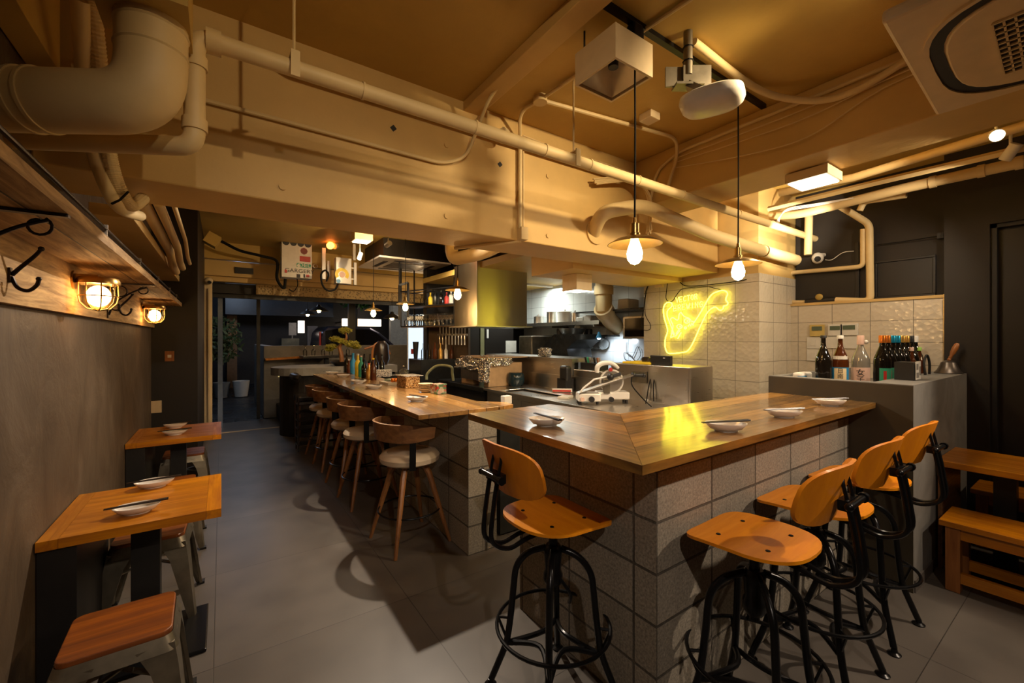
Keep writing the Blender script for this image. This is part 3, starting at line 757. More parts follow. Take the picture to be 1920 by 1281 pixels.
# ------------------------------------------------------------ plates and chopsticks
def plate_proto():
    t = thing('oval_plate', 'x', 'plate', (0, 0, 0), 0, 'white oval plates set on counters and tables')
    P = [(0, .008), (.046, .008), (.066, .018), (.085, .036), (.088, .036), (.086, .031), (.066, .010), (.048, .005), (.048, 0), (.042, 0), (.040, .004), (0, .004)]
    MB().lathe(P, (0, 0, 0), 36, 1.0, .68).build('dish', M['white'], t, smooth=True, world=False)
    return t
def sticks_proto():
    t = thing('chopsticks', 'x', 'chopsticks', (0, 0, 0), 0, 'pairs of dark chopsticks resting on the plates')
    for k in (-1, 1): MB().tube([(-.115, k * .0045, .0), (.115, k * .0062, .004)], [.0028, .0050], 6).build('chopstick', M['lacquer'], t, world=False)
    return t
PL, ST = plate_proto(), sticks_proto(); first = True
TA, TB, TT = 1.045, 1.14, .73
plates = [(622.5, 700.5, TA, 'on the long counter, furthest from the pillar', -.5, .3), (643, 705.5, TA, 'on the long counter, second from its far end', -.5, .2),
          (672.5, 716.5, TA, 'on the long counter, middle of the five', -.5, -.9), (701, 726.5, TA, 'on the long counter beside the paper boxes', -.5, -.9),
          (782, 749.5, TA, 'on the near end of the long counter', -.5, -.9),
          (1025, 793, TB, 'on the left arm of the front bar', -.55, -1.15), (1361, 803, TB, 'on the front bar where the yellow glow falls', -.75, .30),
          (1470, 778, TB, 'on the front bar, second from the low wall', -.75, .30), (1556, 757, TB, 'on the front bar next to the low wall', -.75, .22),
          (257, 957, TT, 'on the near edge of the nearest wall table', -.02, .02), (290, 909, TT, 'on the far edge of the nearest wall table', -.02, .02),
          (328, 812.5, TT, 'on the near edge of the further wall table', -.02, .02), (329, 799.5, TT, 'on the far edge of the further wall table', -.02, .02)]
for u, v, z, lb, rz, sr in plates:
    p = W(u, v, z=z + .012); p.z = z + .0005
    l1, l2 = 'white oval plate ' + lb, 'dark chopsticks on the plate ' + lb
    q = (p.x, p.y, z + .0405); sz = rz + sr
    if first:
        PL.location = p; PL.rotation_euler = (0, 0, rz); PL['label'] = l1; ST.location = q; ST.rotation_euler = (0, 0, sz); ST['label'] = l2; first = False
    else: dup(PL, p, rz, l1); dup(ST, q, sz, l2)

# ============================================================ LEFT WALL SHELF
sh = thing('wall_shelf', 'rough old timber shelf with backboard on the left wall', 'shelf', (-.62, 1, 1.9))
MB().box(-.617, -.36, -.6, 5.9, 1.907, 1.945).build('shelf_board', M['oldwoodY'], sh)
MB().box(-.618, -.59, -.6, 5.9, 1.67, 1.907).build('backboard', M['oldwoodY'], sh)
mb = MB().tube([(-.385, -.6, 1.995), (-.385, 5.9, 1.995)], .006, 8)
rail = mb.build('rail', M['iron'], sh, smooth=True)
for y in (.6, 1.3, 2.34, 3.2, 4.05, 4.9, 5.6):
    MB().box(-.389, -.381, y - .006, y + .006, 1.945, 1.995).cbox((-.385, y, 2.003), .012, .012, .018).build('rail_post', M['steel'], rail, world=True)
def bracket(y, label):
    t = thing('shelf_bracket', label, 'bracket', (-.59, y, 1.9), 0, 'scrolled iron shelf brackets')
    MB().box(-.588, -.36, y - .012, y + .012, 1.897, 1.906).box(-.589, -.582, y - .012, y + .012, 1.68, 1.9).build('angle_bar', M['iron'], t)
    def sc(cx, cz, r, a0, a1, k=.35):
        return [(cx + r * (1 - k * i / 14) * math.cos(math.radians(a0 + (a1 - a0) * i / 14)), y, cz + r * (1 - k * i / 14) * math.sin(math.radians(a0 + (a1 - a0) * i / 14))) for i in range(15)]
    mb = MB().tube(crom([(-.582, y, 1.70), (-.55, y, 1.78), (-.47, y, 1.85), (-.40, y, 1.885)], 6), .0055, 6)
    mb.tube(sc(-.42, 1.865, .028, 60, -280), .004, 6).tube(sc(-.53, 1.85, .042, 200, -160), .004, 6).tube(sc(-.55, 1.755, .03, 90, 420), .004, 6)
    mb.build('scroll', M['iron'], t, smooth=True)
bracket(1.72, 'scrolled iron bracket at the near left edge of the picture'); bracket(3.62, 'scrolled iron bracket between the two wall lamps')
def hook(y, label):
    t = thing('coat_hook', label, 'hook', (-.58, y, 1.8), 0, 'iron coat hooks on the backboard')
    mb = MB().cbox((-.586, y, 1.765), .006, .02, .05)
    mb.tube(crom([(-.583, y, 1.765), (-.565, y, 1.79), (-.53, y, 1.835), (-.515, y, 1.86)], 5), [.007 - .0001 * i for i in range(16)], 8).ball((-.514, y, 1.862), .009, 10)
    mb.tube(crom([(-.583, y, 1.76), (-.57, y, 1.725), (-.545, y, 1.715), (-.525, y, 1.735), (-.52, y, 1.755)], 5), .006, 8).ball((-.52, y, 1.757), .008, 10)
    mb.build('hook_body', M['iron'], t, smooth=True)
hook(2.13, 'dark iron coat hook left of the near wall lamp'); hook(3.95, 'dark iron coat hook beside the far wall lamp')
def cage_lamp(y, label):
    t = thing('cage_wall_lamp', label, 'wall lamp', (-.58, y, 1.8), 0, 'brass caged wall lamps under the shelf')
    x = -.50; z = 1.765
    MB().lathe([(0, .085), (.075, .085), (.082, .07), (.082, .055), (.0, .055)], (x, y, z), 24).build('cap', M['brass'], t, smooth=True)
    MB().bar((-.588, y, z + .09), (x, y, z + .09), .03, .02).lathe([(0, -.004), (.045, -.004), (.045, .004), (0, .004)], (-.586, y, z + .07), 18, M=Matrix.Rotation(math.pi / 2, 4, 'Y')).build('wall_arm', M['brass'], t)
    prof = [(.066, .055), (.068, .0), (.062, -.035), (.04, -.062), (0, -.072)]
    MB().lathe(prof, (x, y, z), 24).build('glass_jar', M['clear'], t, smooth=True)
    mb = MB()
    for k in range(4):
        a = math.pi * k / 4 + .3; c, s_ = math.cos(a), math.sin(a)
        mb.tube([(x + r * 1.08 * c, y + r * 1.08 * s_, z + h * 1.06) for r, h in prof] + [(x - r * 1.08 * c, y - r * 1.08 * s_, z + h * 1.06) for r, h in prof[::-1][1:]], .0028, 6)
    mb.tube([(x + .074 * math.cos(2 * math.pi * k / 24), y + .074 * math.sin(2 * math.pi * k / 24), z - .005) for k in range(24)], .0028, 6, closed=True)
    mb.build('cage', M['brass'], t, smooth=True)
    MB().ball((x, y, z - .004), .047, 16, sz=1.12).build('bulb', M['bulb2'], t, smooth=True)
cage_lamp(2.88, 'near caged wall lamp glowing under the shelf'); cage_lamp(5.0, 'far caged wall lamp beside the dark wall')
q = W(318, 668, y=5.93)
sp_ = thing('switch_plate', 'orange wooden switch plate on the dark wall', 'switch', (q.x, 5.925, q.z))
MB().box(q.x - .04, q.x + .04, 5.918, 5.93, q.z - .055, q.z + .055).build('plate', M['benchz'], sp_)
MB().box(q.x - .016, q.x + .016, 5.913, 5.918, q.z - .015, q.z + .015).build('switch', M['whitepl'], sp_)
q = W(292, 763, y=5.93)
tg(MB().box(q.x - .05, q.x + .05, 5.918, 5.93, q.z - .065, q.z + .065).build('blank_wall_plate', M['creampl'], bevel=.003), 'cream blank wall plate low on the dark wall', 'wall plate')

# ============================================================ DUCTS, PIPES, CABLES
def pipe(name, label, cat, P, r, fil=.0, mat=None, n=14, group=None, bands=()):
    P = [Vector(p) for p in P]
    pts = fillet(P, fil, 7) if fil else P
    if bands:
        t = thing(name, label, cat, P[0], 0, group)
        MB().tube(pts, r, n).build('pipe_run', mat or M['creampipe'], t, smooth=True)
        for a, f in bands:
            A, B = P[a], P[a + 1]; d = (B - A).normalized(); c = A.lerp(B, f)
            MB().cyl(c - d * r * .5, c + d * r * .5, r * 1.16, n=n).build('pipe_collar', mat or M['creampipe'], t, smooth=True)
        return t
    o = MB().tube(pts, r, n).build(name, mat or M['creampipe'], smooth=True)
    return tag(o, label, cat, group)
# big duct with hanging plenum box
du = thing('ventilation_duct', 'fat cream ventilation duct bending up at the top left', 'duct', (-.18, 1.763, 2.30))
dA, dB = Vector((-.175, 1.70, 2.275)), Vector((-.60, 1.93, 2.26))
P = fillet([dB + (dB - dA) * .4, dA, Vector((-.175, 1.70, 2.53))], .15, 12)
MB().tube(P, .089, 28).build('duct_run', M['creampipe'], du, smooth=True)
for z in (2.43, 2.50):
    MB().lathe([(.089, -.005), (.093, 0), (.089, .005)], (dA.x, dA.y, z), 28).build('duct_seam', M['creampipe'], du, smooth=True)
d = (dA - dB).normalized()
for f in (-.34, -.30):
    c = dA + d * f
    MB().cyl(c - d * .005, c + d * .005, .0935, n=28).build('duct_strap', M['creampipe'], du, smooth=True)
pb = thing('plenum_box', 'cream plenum box with a grille above the fat duct', 'box', (-.2, 1.75, 2.7))
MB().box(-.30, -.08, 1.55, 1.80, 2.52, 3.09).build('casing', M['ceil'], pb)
MB().box(-.16, -.045, 1.49, 1.55, 2.60, 2.83).build('grille_frame', M['ceil'], pb)
mb = MB()
for k in range(5): mb.box(-.145 + .021 * k, -.140 + .021 * k, 1.482, 1.49, 2.62, 2.81)
mb.build('grille_bars', M['creampipe'], pb)
MB().box(-.148, -.056, 1.487, 1.491, 2.62, 2.81).build('grille_opening', M['blackmat'], pb)
cb = W(115, 140, z=2.6)
tg(MB().box(-.615, cb.x, .1, 2.38, 2.6, 3.09).build('service_box', M['ceil'], bevel=.003), 'long cream boxed casing along the top of the left wall', 'casing')
z0 = 2.613; yp = 1.85
ml = thing('long_pipe', 'long cream pipe slung across the front of the beam', 'pipe', (-.1, yp, z0))
xe = W(1530, 457, y=1.85).x
MB().tube(fillet([(-.58, 2.13, 2.225), (-.077, yp, 2.225), (-.077, yp, z0), (xe, yp, z0 - .004)], .055, 7), .032, 16).build('pipe_run', M['creampipe'], ml, smooth=True)
for x in (.5, 1.05, 1.5, 1.85, 2.3, 2.8, 3.6, 4.2):
    MB().cyl((x - .005, yp, z0), (x + .005, yp, z0), .036, n=16).build('pipe_strap', M['creampipe'], ml, smooth=True)
for a_, b__, r_ in (((-.045, yp, z0), (.0, yp, z0), .042), ((-.077, yp, 2.28), (-.077, yp, 2.32), .038), ((-.077, yp, 2.50), (-.077, yp, 2.54), .038)):
    MB().cyl(a_, b__, r_, n=16).build('pipe_collar', M['creampipe'], ml, smooth=True)
for i, x in enumerate((.235, 1.72)):
    tg(MB().tube([(x, yp, z0 + .03), (x, yp, 3.1)], .006, 6).box(x - .016, x + .016, yp - .043, yp - .035, z0 - .05, z0 + .05).box(x - .016, x + .016, yp - .04, yp + .04, z0 + .038, z0 + .044).build('pipe_hanger', M['creampipe']),
       ('rod hanger holding the left part of the long pipe', 'rod hanger holding the long pipe behind the near pendant cord')[i], 'hanger', 'rod hangers of the long pipe')
pipe('conduit', 'thin cream conduit dipping below the long pipe on the beam face', 'conduit', [(-.5, 2.425, 2.66), (.2, 2.425, 2.66), (1.15, 2.425, 2.65), (1.3, 2.40, 2.72), (1.36, 2.2, 3.05), (1.36, -.6, 3.07)], .011, .08, n=8)
pipe('conduit', 'pair of cream conduits running above the long pipe', 'conduit', [(.0, 2.40, 2.97), (.2, 2.40, 2.95), (.27, 2.40, 2.90), (3.0, 2.40, 2.90)], .011, .05, n=8)
pipe('conduit', 'upper thin cream conduit in the corner of beam and ceiling', 'conduit', [(.27, 2.42, 2.93), (2.9, 2.42, 2.93)], .008, 0, n=8)
for k, (dz, sag) in enumerate(((.0, .02), (.012, .035), (.024, .015))):
    pipe('cable', ('lowest of three painted cables along the beam', 'middle of three painted cables along the beam', 'topmost of three painted cables along the beam')[k], 'cable',
         crom([(1.75, 2.40, 2.96 + dz), (2.1, 2.38, 2.95 + dz - sag), (2.5, 2.39, 2.95 + dz), (2.93, 2.36, 2.93 + dz)], 6), .0045, n=6, group='painted cables along the beam')
pipe('conduit', 'cream vertical conduit crossing the beam face', 'conduit', [(1.74, 2.42, 2.9), (1.74, 2.42, 2.33)], .016, n=10)
pipe('conduit', 'thin vertical conduit beside the one crossing the beam face', 'conduit', [(1.775, 2.43, 2.9), (1.775, 2.43, 2.33)], .007, n=8)
tg(MB().box(1.73, 1.79, 2.39, 2.446, 2.25, 2.34).build('junction_box', M['creampipe'], bevel=.004), 'small cream junction box at the lower edge of the beam', 'junction box')
pipe('conduit', 'cream conduit running along the underside of the beam', 'conduit', [(1.76, 2.44, 2.25), (1.6, 2.60, 2.235), (1.45, 2.86, 2.235)], .014, n=8)
for x, l in ((1.54, 'round cream junction box where the conduits meet on the beam'), ):
    tg(MB().cyl((x, 2.36, 2.90), (x, 2.31, 2.90), .045, n=20).build('round_junction_box', M['creampipe'], smooth=True), l, 'junction box')
j = W(1013, 187, z=3.08)
tg(MB().cyl((j.x, j.y, 3.1), (j.x, j.y, 3.06), .045, n=20).build('round_junction_box', M['creampipe'], smooth=True), 'round cream junction box on the ceiling left of the square downlight', 'junction box')
pipe('conduit', 'cream conduit on the ceiling passing behind the square downlight', 'conduit', [(j.x, j.y, 3.08), (2.85, 1.93, 3.08), (2.97, 2.0, 3.0), (2.97, 2.1, 2.75)], .013, .12, n=8)
pipe('conduit', 'cream conduit from the ceiling junction box down to the beam', 'conduit', [(j.x, j.y, 3.08), (j.x - .03, 2.3, 3.08), (1.74, 2.42, 2.95), (1.74, 2.42, 2.85)], .013, .08, n=8)
pipe('conduit', 'cream conduit from the ceiling junction box toward the viewer', 'conduit', [(j.x, j.y, 3.08), (1.75, 1.0, 3.085), (1.75, .4, 3.085)], .011, n=8)
for u, v, l in ((738, 240, 'small black diamond marker on the beam, under the thin conduit'), (938, 308, 'small black diamond marker on the beam, left of the vertical conduit')):
    q = W(u, v, y=2.44); tg(MB().cbox((q.x, 2.443, q.z), .028, .004, .028, 0, 0, .785).build('diamond_marker', M['blackmat']), l, 'marker', 'diamond markers on the beam')
for k, (u, v) in enumerate(((530, 350), (838, 272), (838, 405), (1028, 330), (1028, 442))):
    q = W(u, v, y=2.44); tg(MB().cyl((q.x, 2.447, q.z), (q.x, 2.438, q.z), .017, n=18).build('plug_cap', M['cream']), 'round painted plug on the beam face, ' + ('far left above the entrance', 'upper middle', 'lower middle', 'upper right of the vertical conduit', 'lower right of the vertical conduit')[k], 'plug', 'round painted plugs on the beam')
# painted cables bundled in the corner
rnd = random.Random(3)
for k in range(7):
    o_ = rnd.uniform(-.03, .03); o2 = rnd.uniform(-.02, .02)
    pipe('cable', 'painted cable of the tangled bundle in the corner of the beams', 'cable', crom([(2.45 + o_, 2.38, 2.80 + o2), (2.7, 2.34, 2.86 + o2), (2.9 + o2, 2.30, 2.86 + o_), (2.965, 2.26 + o2, 2.7), (2.97 + .003 * k, 2.28 + o_, 2.45 + o2)], 6), .007, n=6, group='tangled painted cables in the beam corner')
pipe('conduit', 'cream conduit along the side of the right beam', 'conduit', [(2.98, 2.3, 2.6), (2.98, 2.2, 2.95), (2.98, 2.0, 3.03), (2.98, .2, 3.03)], .012, .08, n=8)
for k, (z, s_) in enumerate(((2.99, .02), (2.96, .05), (2.92, .14))):
    pipe('cable', ('tight painted cable along the right beam', 'second painted cable along the right beam', 'loosely sagging cable on the right beam')[k], 'cable', crom([(2.98, 2.05, z), (2.975, 1.5, z - s_ * .7), (2.97, 1.1, z - s_ * .9), (2.98, .75, z), (2.98, .4, z + .02)], 8), .004, n=6)
# left hoses
hose = [W(150, 0, y=2.1), W(155, 90, y=2.2), W(160, 200, y=2.36), W(178, 290, y=2.39), W(205, 360, y=2.41), W(228, 392, y=2.50), W(262, 405, y=2.9)]
pipe('drain_hose', 'smooth cream hose hanging beside the fat duct', 'hose', crom(hose, 6), .026, n=14)
hose2 = [W(172, 0, y=2.12), W(185, 110, y=2.22), W(196, 210, y=2.36), W(205, 290, y=2.38), W(222, 350, y=2.41), W(245, 385, y=2.48), W(268, 372, y=2.6)]
pts = crom(hose2, 30)
tg(MB().tube(pts, [.024 + (.0025 if i % 2 else 0) for i in range(len(pts))], 14).build('corrugated_hose', M['creampipe']), 'ribbed cream hose beside the smooth one under the duct', 'hose')
tg(MB().tube([W(210, 382, y=2.40), W(225, 375, y=2.36), W(240, 360, y=2.40)], .005, 6).build('cable_tie', M['cord']), 'black cable tie around the two hanging hoses', 'cable tie')
tg(MB().box(-.55, -.38, 2.95, 5.9, 2.18, 2.24).build('cable_tray', M['cream'], bevel=.003), 'cream boxed tray running back along the left wall under the beam', 'tray')
for k in range(3):
    pipe('pipe', ('cream pipe next to the boxed tray at the left', 'second cream pipe right of the boxed tray', 'thin cream pipe right of the boxed tray')[k], 'pipe', [(-.34 + .065 * k, 2.9, 2.27), (-.34 + .065 * k, 4.4 - .3 * k, 2.25), (-.34 + .065 * k, 4.6 - .3 * k, 2.17), (-.34 + .065 * k, 4.9 - .3 * k, 2.16)], (.03, .024, .012)[k], .08, group=None)
# pipes at the kitchen beam
bp_ = thing('drain_pipe', 'thick cream drain pipe running from the beam to the right wall', 'pipe', (2.3, 2.4, 2.3))
dpp = [Vector((2.53, 2.5, 2.40)), W(1128, 398, y=2.26), W(1205, 385, y=2.2), W(1330, 440, y=2.05), W(1425, 469, y=1.95), W(1492, 488, y=1.93)]
MB().tube(fillet(dpp, .12, 8), .055, 22).build('pipe_run', M['creampipe'], bp_, smooth=True)
q_ = dpp[4]; dq = (dpp[5] - dpp[4]).normalized(); MB().cyl(q_ + dq * .05, q_ + dq * .065, .058, n=22).build('pipe_collar', M['brass'], bp_, smooth=True)
MB().cyl((2.51, 2.446, 2.42), (2.51, 2.43, 2.42), .10, n=22).build('wall_sleeve', M['cream'], bp_, smooth=True)
# right hand pipes, along y near x = 3.6 .. 4.9
def rp(name, label, PX, r, **k): return pipe(name, label, 'pipe', [W(u, v, x=x) for u, v, x in PX], r, **k)
rp('pipe', 'cream pipe running right beneath the square ceiling light', [(1462, 362, 4.0), (1600, 333, 4.0), (1800, 272, 4.0), (1990, 215, 4.0)], .030)
rp('lamp_track', 'cream square lighting track above the lagged pipe', [(1440, 392, 4.25), (1640, 343, 4.25), (1900, 282, 4.25), (1990, 262, 4.25)], .024, n=4)
rp('lagged_pipe', 'lagged cream pipe with white wires, brightly lit', [(1440, 405, 4.6), (1500, 402, 4.6), (1700, 352, 4.6), (1880, 312, 4.6), (1990, 288, 4.6)], .040, fil=.1, bands=((2, .3), (2, .8), (3, .3)))
rp('pipe', 'cream pipe dropping behind the security camera', [(1517, 395, 4.9), (1515, 478, 4.9)], .035)
rp('pipe', 'short cream branch pipe under the lagged pipe', [(1612, 395, 4.8), (1620, 378, 4.8), (1700, 366, 4.8)], .025, fil=.08)
lp = thing('looped_wall_pipe', 'chipped cream pipe looping around the dark recess', 'pipe', (5.1, 1.6, 2.1))
def wl(u, v): return W(u, v, x=5.10)
MB().tube(fillet([W(1572, 385, x=4.85), W(1630, 420, x=5.1), wl(1632, 565), wl(1567, 563)], .06, 6), .030, 16).build('large_pipe_run', M['creampipe'], lp, smooth=True)
MB().tube(fillet([wl(1618, 430), wl(1618, 500), wl(1480, 512), wl(1480, 567), wl(1511, 567)], .05, 6), .022, 16).build('small_pipe_run', M['creampipe'], lp, smooth=True)
q = wl(1538, 560)
vl = thing('pipe_valve', 'black pipe valve with an ochre cap on the loop', 'valve', q)
MB().cyl(wl(1511, 567), wl(1567, 563), .034, n=16).build('valve_body', M['blackmat'], vl, smooth=True)
MB().ball(q + Vector((-.03, 0, .015)), .034, 14, sx=.5).build('ochre_cap', plain('ochre_cap', (.45, .30, .06), .5), vl, smooth=True)
for k in range(3):
    pipe('white_wire', ('lowest', 'middle', 'highest')[k] + ' of three thin white wires looping over the lit lagged pipe', 'wire', crom([W(1452 + 4 * k, 423, x=4.5), W(1463, 405 + k, x=4.5), W(1478, 395 - k * 2, x=4.5), W(1530, 386 - 2 * k, x=4.55), W(1600, 371, x=4.56)], 6), .004, n=6, mat=M['white'], group='thin white wires on the lagged pipe')
sc_ = thing('security_camera', 'white dome security camera with a white lead on the dark wall', 'camera', (5.1, 1.85, 2.1))
q = W(1533, 484, x=5.05)
MB().ball(q, .052, 20, sz=1.1).build('housing', M['whitepl'], sc_, smooth=True)
dv = (Vector((0, 0, H)) - q).normalized(); dv.z = -.35; dv.normalize()
MB().cyl(q + dv * .035, q + dv * .054, .028, n=18).build('lens', M['blackmat'], sc_, smooth=True)
MB().cyl(q + Vector((.02, -.02, .03)), q + Vector((.1, -.02, .04)), .02, n=12).build('mount', M['whitepl'], sc_, smooth=True)
MB().tube(crom([q + Vector((.05, -.05, -.02)), W(1560, 487, x=5.1), W(1580, 474, x=5.12), W(1601, 471, x=5.14)], 6), .0035, 6).build('lead', M['white'], sc_, smooth=True)
q = W(1764, 442, x=5.12)
pipe('black_cable', 'thin black cable strung across the dark wall to a small socket', 'cable', crom([W(1645, 459, x=5.14), W(1700, 452, x=5.14), q], 5), .004, n=6, mat=M['cord'])
tg(MB().box(5.10, 5.16, q.y - .02, q.y + .02, q.z - .025, q.z + .025).build('cable_socket', M['blackmat']), 'small black socket at the end of the strung cable', 'socket')

# ============================================================ LAMPS OVERHEAD
def pendant(x, y, zc, z_top, label, grp, ls=1.0):
    t = thing('pendant_lamp', label, 'pendant lamp', (x, y, zc), 0, grp)
    MB().tube([(x, y, zc + .085), (x + .004, y, (zc + z_top) / 2), (x, y, z_top)], .0045, 8).build('cord', M['cord'], t)
    MB().lathe([(0, .11), (.008, .11), (.012, .085), (.021, .08), (.021, .035), (.027, .032), (.027, .022), (.02, .018), (0, .018)], (x, y, zc), 18).build('socket', M['brass'], t, smooth=True)
    MB().lathe([(.02, .022), (.05, .016), (.09, .004), (.128, -.018), (.130, -.020), (.127, -.021), (.088, 0), (.05, .011), (.018, .017)], (x, y, zc), 40).build('shade', M['shadebrass'], t, smooth=True)
    MB().lathe([(0, .018), (.015, .016), (.020, -.005), (.031, -.035), (.038, -.064), (.034, -.094), (.019, -.112), (0, -.120)], (x, y, zc), 18).build('bulb', M['bulb'], t, smooth=True)
    return t
zl = 2.03
px1, px2 = W(1190, 455, y=1.35).x, W(1384, 490, y=1.35).x
pendant(px1, 1.35, zl, 3.06, 'near right pendant lamp over the front bar, on a long black cord', 'brass pendant lamps over the bars')
pendant(px2, 1.35, zl, 3.06, 'pendant lamp in front of the tiled wall, right of the other', 'brass pendant lamps over the bars')
for u, v, Z, lb in ((858, 541, 4.4, 'pendant lamp in front of the steel hood'), (760, 568, 6.1, 'pendant lamp in front of the hanging glasses'), (700, 580, 6.5, 'pendant lamp above the bonsai')):
    L = (u - U0) / FPX * Z; x = SN * Z + CS * L; y = CS * Z - SN * L
    pendant(x, y, H + (V0 - v) * Z / FPX, 3.1, lb, 'brass pendant lamps over the bars')
for u, v, Z, lb, k in ((598, 583, 9.0, 'thin disc pendant lamp at the shop front', 1.0), (577, 590, 9.8, 'furthest left disc pendant lamp outside', .9), (735, 597, 8.6, 'dark cone pendant lamp near the bar shelf', .9)):
    L = (u - U0) / FPX * Z; x = SN * Z + CS * L; y = CS * Z - SN * L; zc = H + (V0 - v) * Z / FPX
    t = thing('disc_pendant_lamp', lb, 'pendant lamp', (x, y, zc), 0, 'dark disc pendant lamps at the shop front')
    MB().tube([(x, y, zc + .1), (x, y, 3.1)], .004, 6).build('cord', M['cord'], t)
    MB().lathe([(0, .14), (.03, .13), (.05, .09), (.12, .06), (.2 * k, 0), (.195 * k, -.004), (.1, .05), (0, .06)], (x, y, zc), 28).build('shade', M['blackmat'], t, smooth=True)
    MB().ball((x, y, zc + .0), .04, 14).build('bulb', M['bulb'], t, smooth=True)
# track for the pendants
tk = thing('lighting_track', 'black lighting track on the ceiling carrying the pendants', 'track', (2.2, 1.35, 3.09))
MB().box(.9, 2.96, 1.335, 1.365, 3.075, 3.10).build('track_rail', M['black'], tk)
MB().box(px1 - .03, px1 + .03, 1.325, 1.375, 3.0, 3.075).build('track_adapter', M['black'], tk, bevel=.006)
# square boxed downlight (off)
q = W(1150, 190, z=2.80)
c0 = W(1145, 42, z=3.0)
bx0 = W(1078, 163, z=2.83); bxf = W(1146, 191, z=2.83); bxr = W(1225, 145, z=2.83); bxn = W(1152, 108, z=2.83)
cx, cy = 1.606, 1.44
dl = thing('square_downlight', 'square cream boxed downlight hanging unlit from the ceiling', 'downlight', (cx, cy, 2.85))
s_ = .133
mb = MB()
for (a, b, c, d) in ((-s_, s_, -s_, -s_ + .012), (-s_, s_, s_ - .012, s_), (-s_, -s_ + .012, -s_ + .012, s_ - .012), (s_ - .012, s_, -s_ + .012, s_ - .012)): mb.box(cx + a, cx + b, cy + c, cy + d, 2.83, 2.99)
mb.box(cx - s_ + .01, cx + s_ - .01, cy - s_ + .01, cy + s_ - .01, 2.975, 2.99)
mb.build('casing', M['creampl'], dl)
mb = MB(); o_ = s_ - .02; i_ = .04
for a, b in (((-1, -1), (1, -1)), ((1, -1), (1, 1)), ((1, 1), (-1, 1)), ((-1, 1), (-1, -1))):
    mb.bm.faces.new([mb.bm.verts.new(p) for p in ((cx + a[0] * o_, cy + a[1] * o_, 2.84), (cx + b[0] * o_, cy + b[1] * o_, 2.84), (cx + b[0] * i_, cy + b[1] * i_, 2.95), (cx + a[0] * i_, cy + a[1] * i_, 2.95))])
mb.build('reflector', plain('bright_reflector', (.75, .66, .5), .25, .3), dl)
MB().cyl((cx, cy, 2.90), (cx, cy, 2.97), .025, n=16).build('lamp_holder', M['blackmat'], dl, smooth=True)
for k in (-.1, .1): MB().cyl((cx + k, cy - k, 2.98), (cx + k, cy - k, 3.1), .005, n=6).build('hanger_rod', M['blackmat'], dl)
# projector on a pole
zp = 2.72
qa, qb_ = W(1275, 207, z=zp), W(1398, 172, z=zp); q = (qa + qb_) / 2; pw = Vector(q)
pj = thing('ceiling_projector', 'white rounded projector hanging on a clamped pole', 'projector', q)
e1 = (qb_ - qa).normalized(); e2 = Vector((-e1.y, e1.x, 0)); hl = (qb_ - qa).length / 2
mb = MB(); n = 44; prof = [(0, -.050), (.5, -.047), (.82, -.034), (.95, -.016), (1, .004), (.97, .028), (.8, .042), (0, .045)]
mb.lathe(prof, (0, 0, 0), n)
for v_ in mb.bm.verts:
    p = v_.co.copy(); r_ = math.hypot(p.x, p.y); c_, s2_ = (p.x / r_, p.y / r_) if r_ > 1e-6 else (0, 0)
    c_ = math.copysign(abs(c_) ** .8, c_); s2_ = math.copysign(abs(s2_) ** .62, s2_)
    v_.co = pw + e1 * (r_ * c_ * hl) + e2 * (r_ * s2_ * hl * .74) + Vector((0, 0, p.z))
mb.build('shell', M['whitepl'], pj, smooth=True)
tp = W(1290, 60, z=3.1)
MB().tube([(tp.x, tp.y, 3.1), (tp.x, tp.y, 2.88)], .022, 14).build('pole', M['gunmetal'], pj, smooth=True)
MB().cbox((tp.x + .03, tp.y - .03, 2.875), .14, .012, .10, -.6).cbox((tp.x - .03, tp.y + .03, 2.875), .14, .012, .10, -.6).cbox((tp.x, tp.y, 2.825), .14, .07, .012, -.6).bar((tp.x, tp.y, 2.83), (pw.x, pw.y, pw.z + .03), .05, .03).build('mounting_bracket', M['gunmetal'], pj)
for z in (.05, .12): MB().tube([(tp.x + .025 * math.cos(a / 8 * 6.283), tp.y + .025 * math.sin(a / 8 * 6.283), 2.90 + z) for a in range(8)], .003, 5, closed=True).build('cable_tie', M['cord'], pj)
pipe('corrugated_hose', 'ribbed cream hose sagging along the ceiling to the air conditioner', 'hose', crom([(tp.x + .05, tp.y, 3.07), (2.7, 1.25, 3.06), (2.93, 1.05, 2.98), (2.96, .85, 2.96), (2.95, .6, 3.02), (2.9, .4, 3.05)], 8), .02, n=12)
q = W(1218, 227, z=3.05)
tg(MB().box(q.x - .05, q.x + .05, q.y - .05, q.y + .05, 3.05, 3.1).build('ceiling_sensor', M['creampl'], bevel=.005), 'small square cream sensor box on the ceiling', 'sensor')
# air conditioner cassette, top right
zc = 2.62
k1, k2 = W(1652, 45, z=zc), W(1755, 218, z=zc)
ac = thing('air_conditioner', 'large cream ceiling cassette air conditioner in the top right corner', 'air conditioner', (k1.x, k1.y, zc))
ex = (k1 - k2); ex.z = 0; wid = ex.length; ex.normalize(); ey = Vector((ex.y, -ex.x, 0))
if ey.y > 0: ey = -ey
Mx = Matrix(((ex.x, ey.x, 0, k2.x), (ex.y, ey.y, 0, k2.y), (0, 0, 1, zc), (0, 0, 0, 1)))
MB().box(0, wid, 0, .96, 0, .045, Mx).build('panel', M['creampl'], ac, bevel=.012)
MB().box(.06, wid - .06, .06, .90, .045, .47, Mx).build('casing', M['ceil'], ac)
cxa, cya = wid / 2, .48
def sq(a, b, p=3.4, n=40): return [(cxa + a * math.copysign(abs(math.cos(6.28318 * k / n)) ** (2 / p), math.cos(6.28318 * k / n)), cya + b * math.copysign(abs(math.sin(6.28318 * k / n)) ** (2 / p), math.sin(6.28318 * k / n))) for k in range(n)]
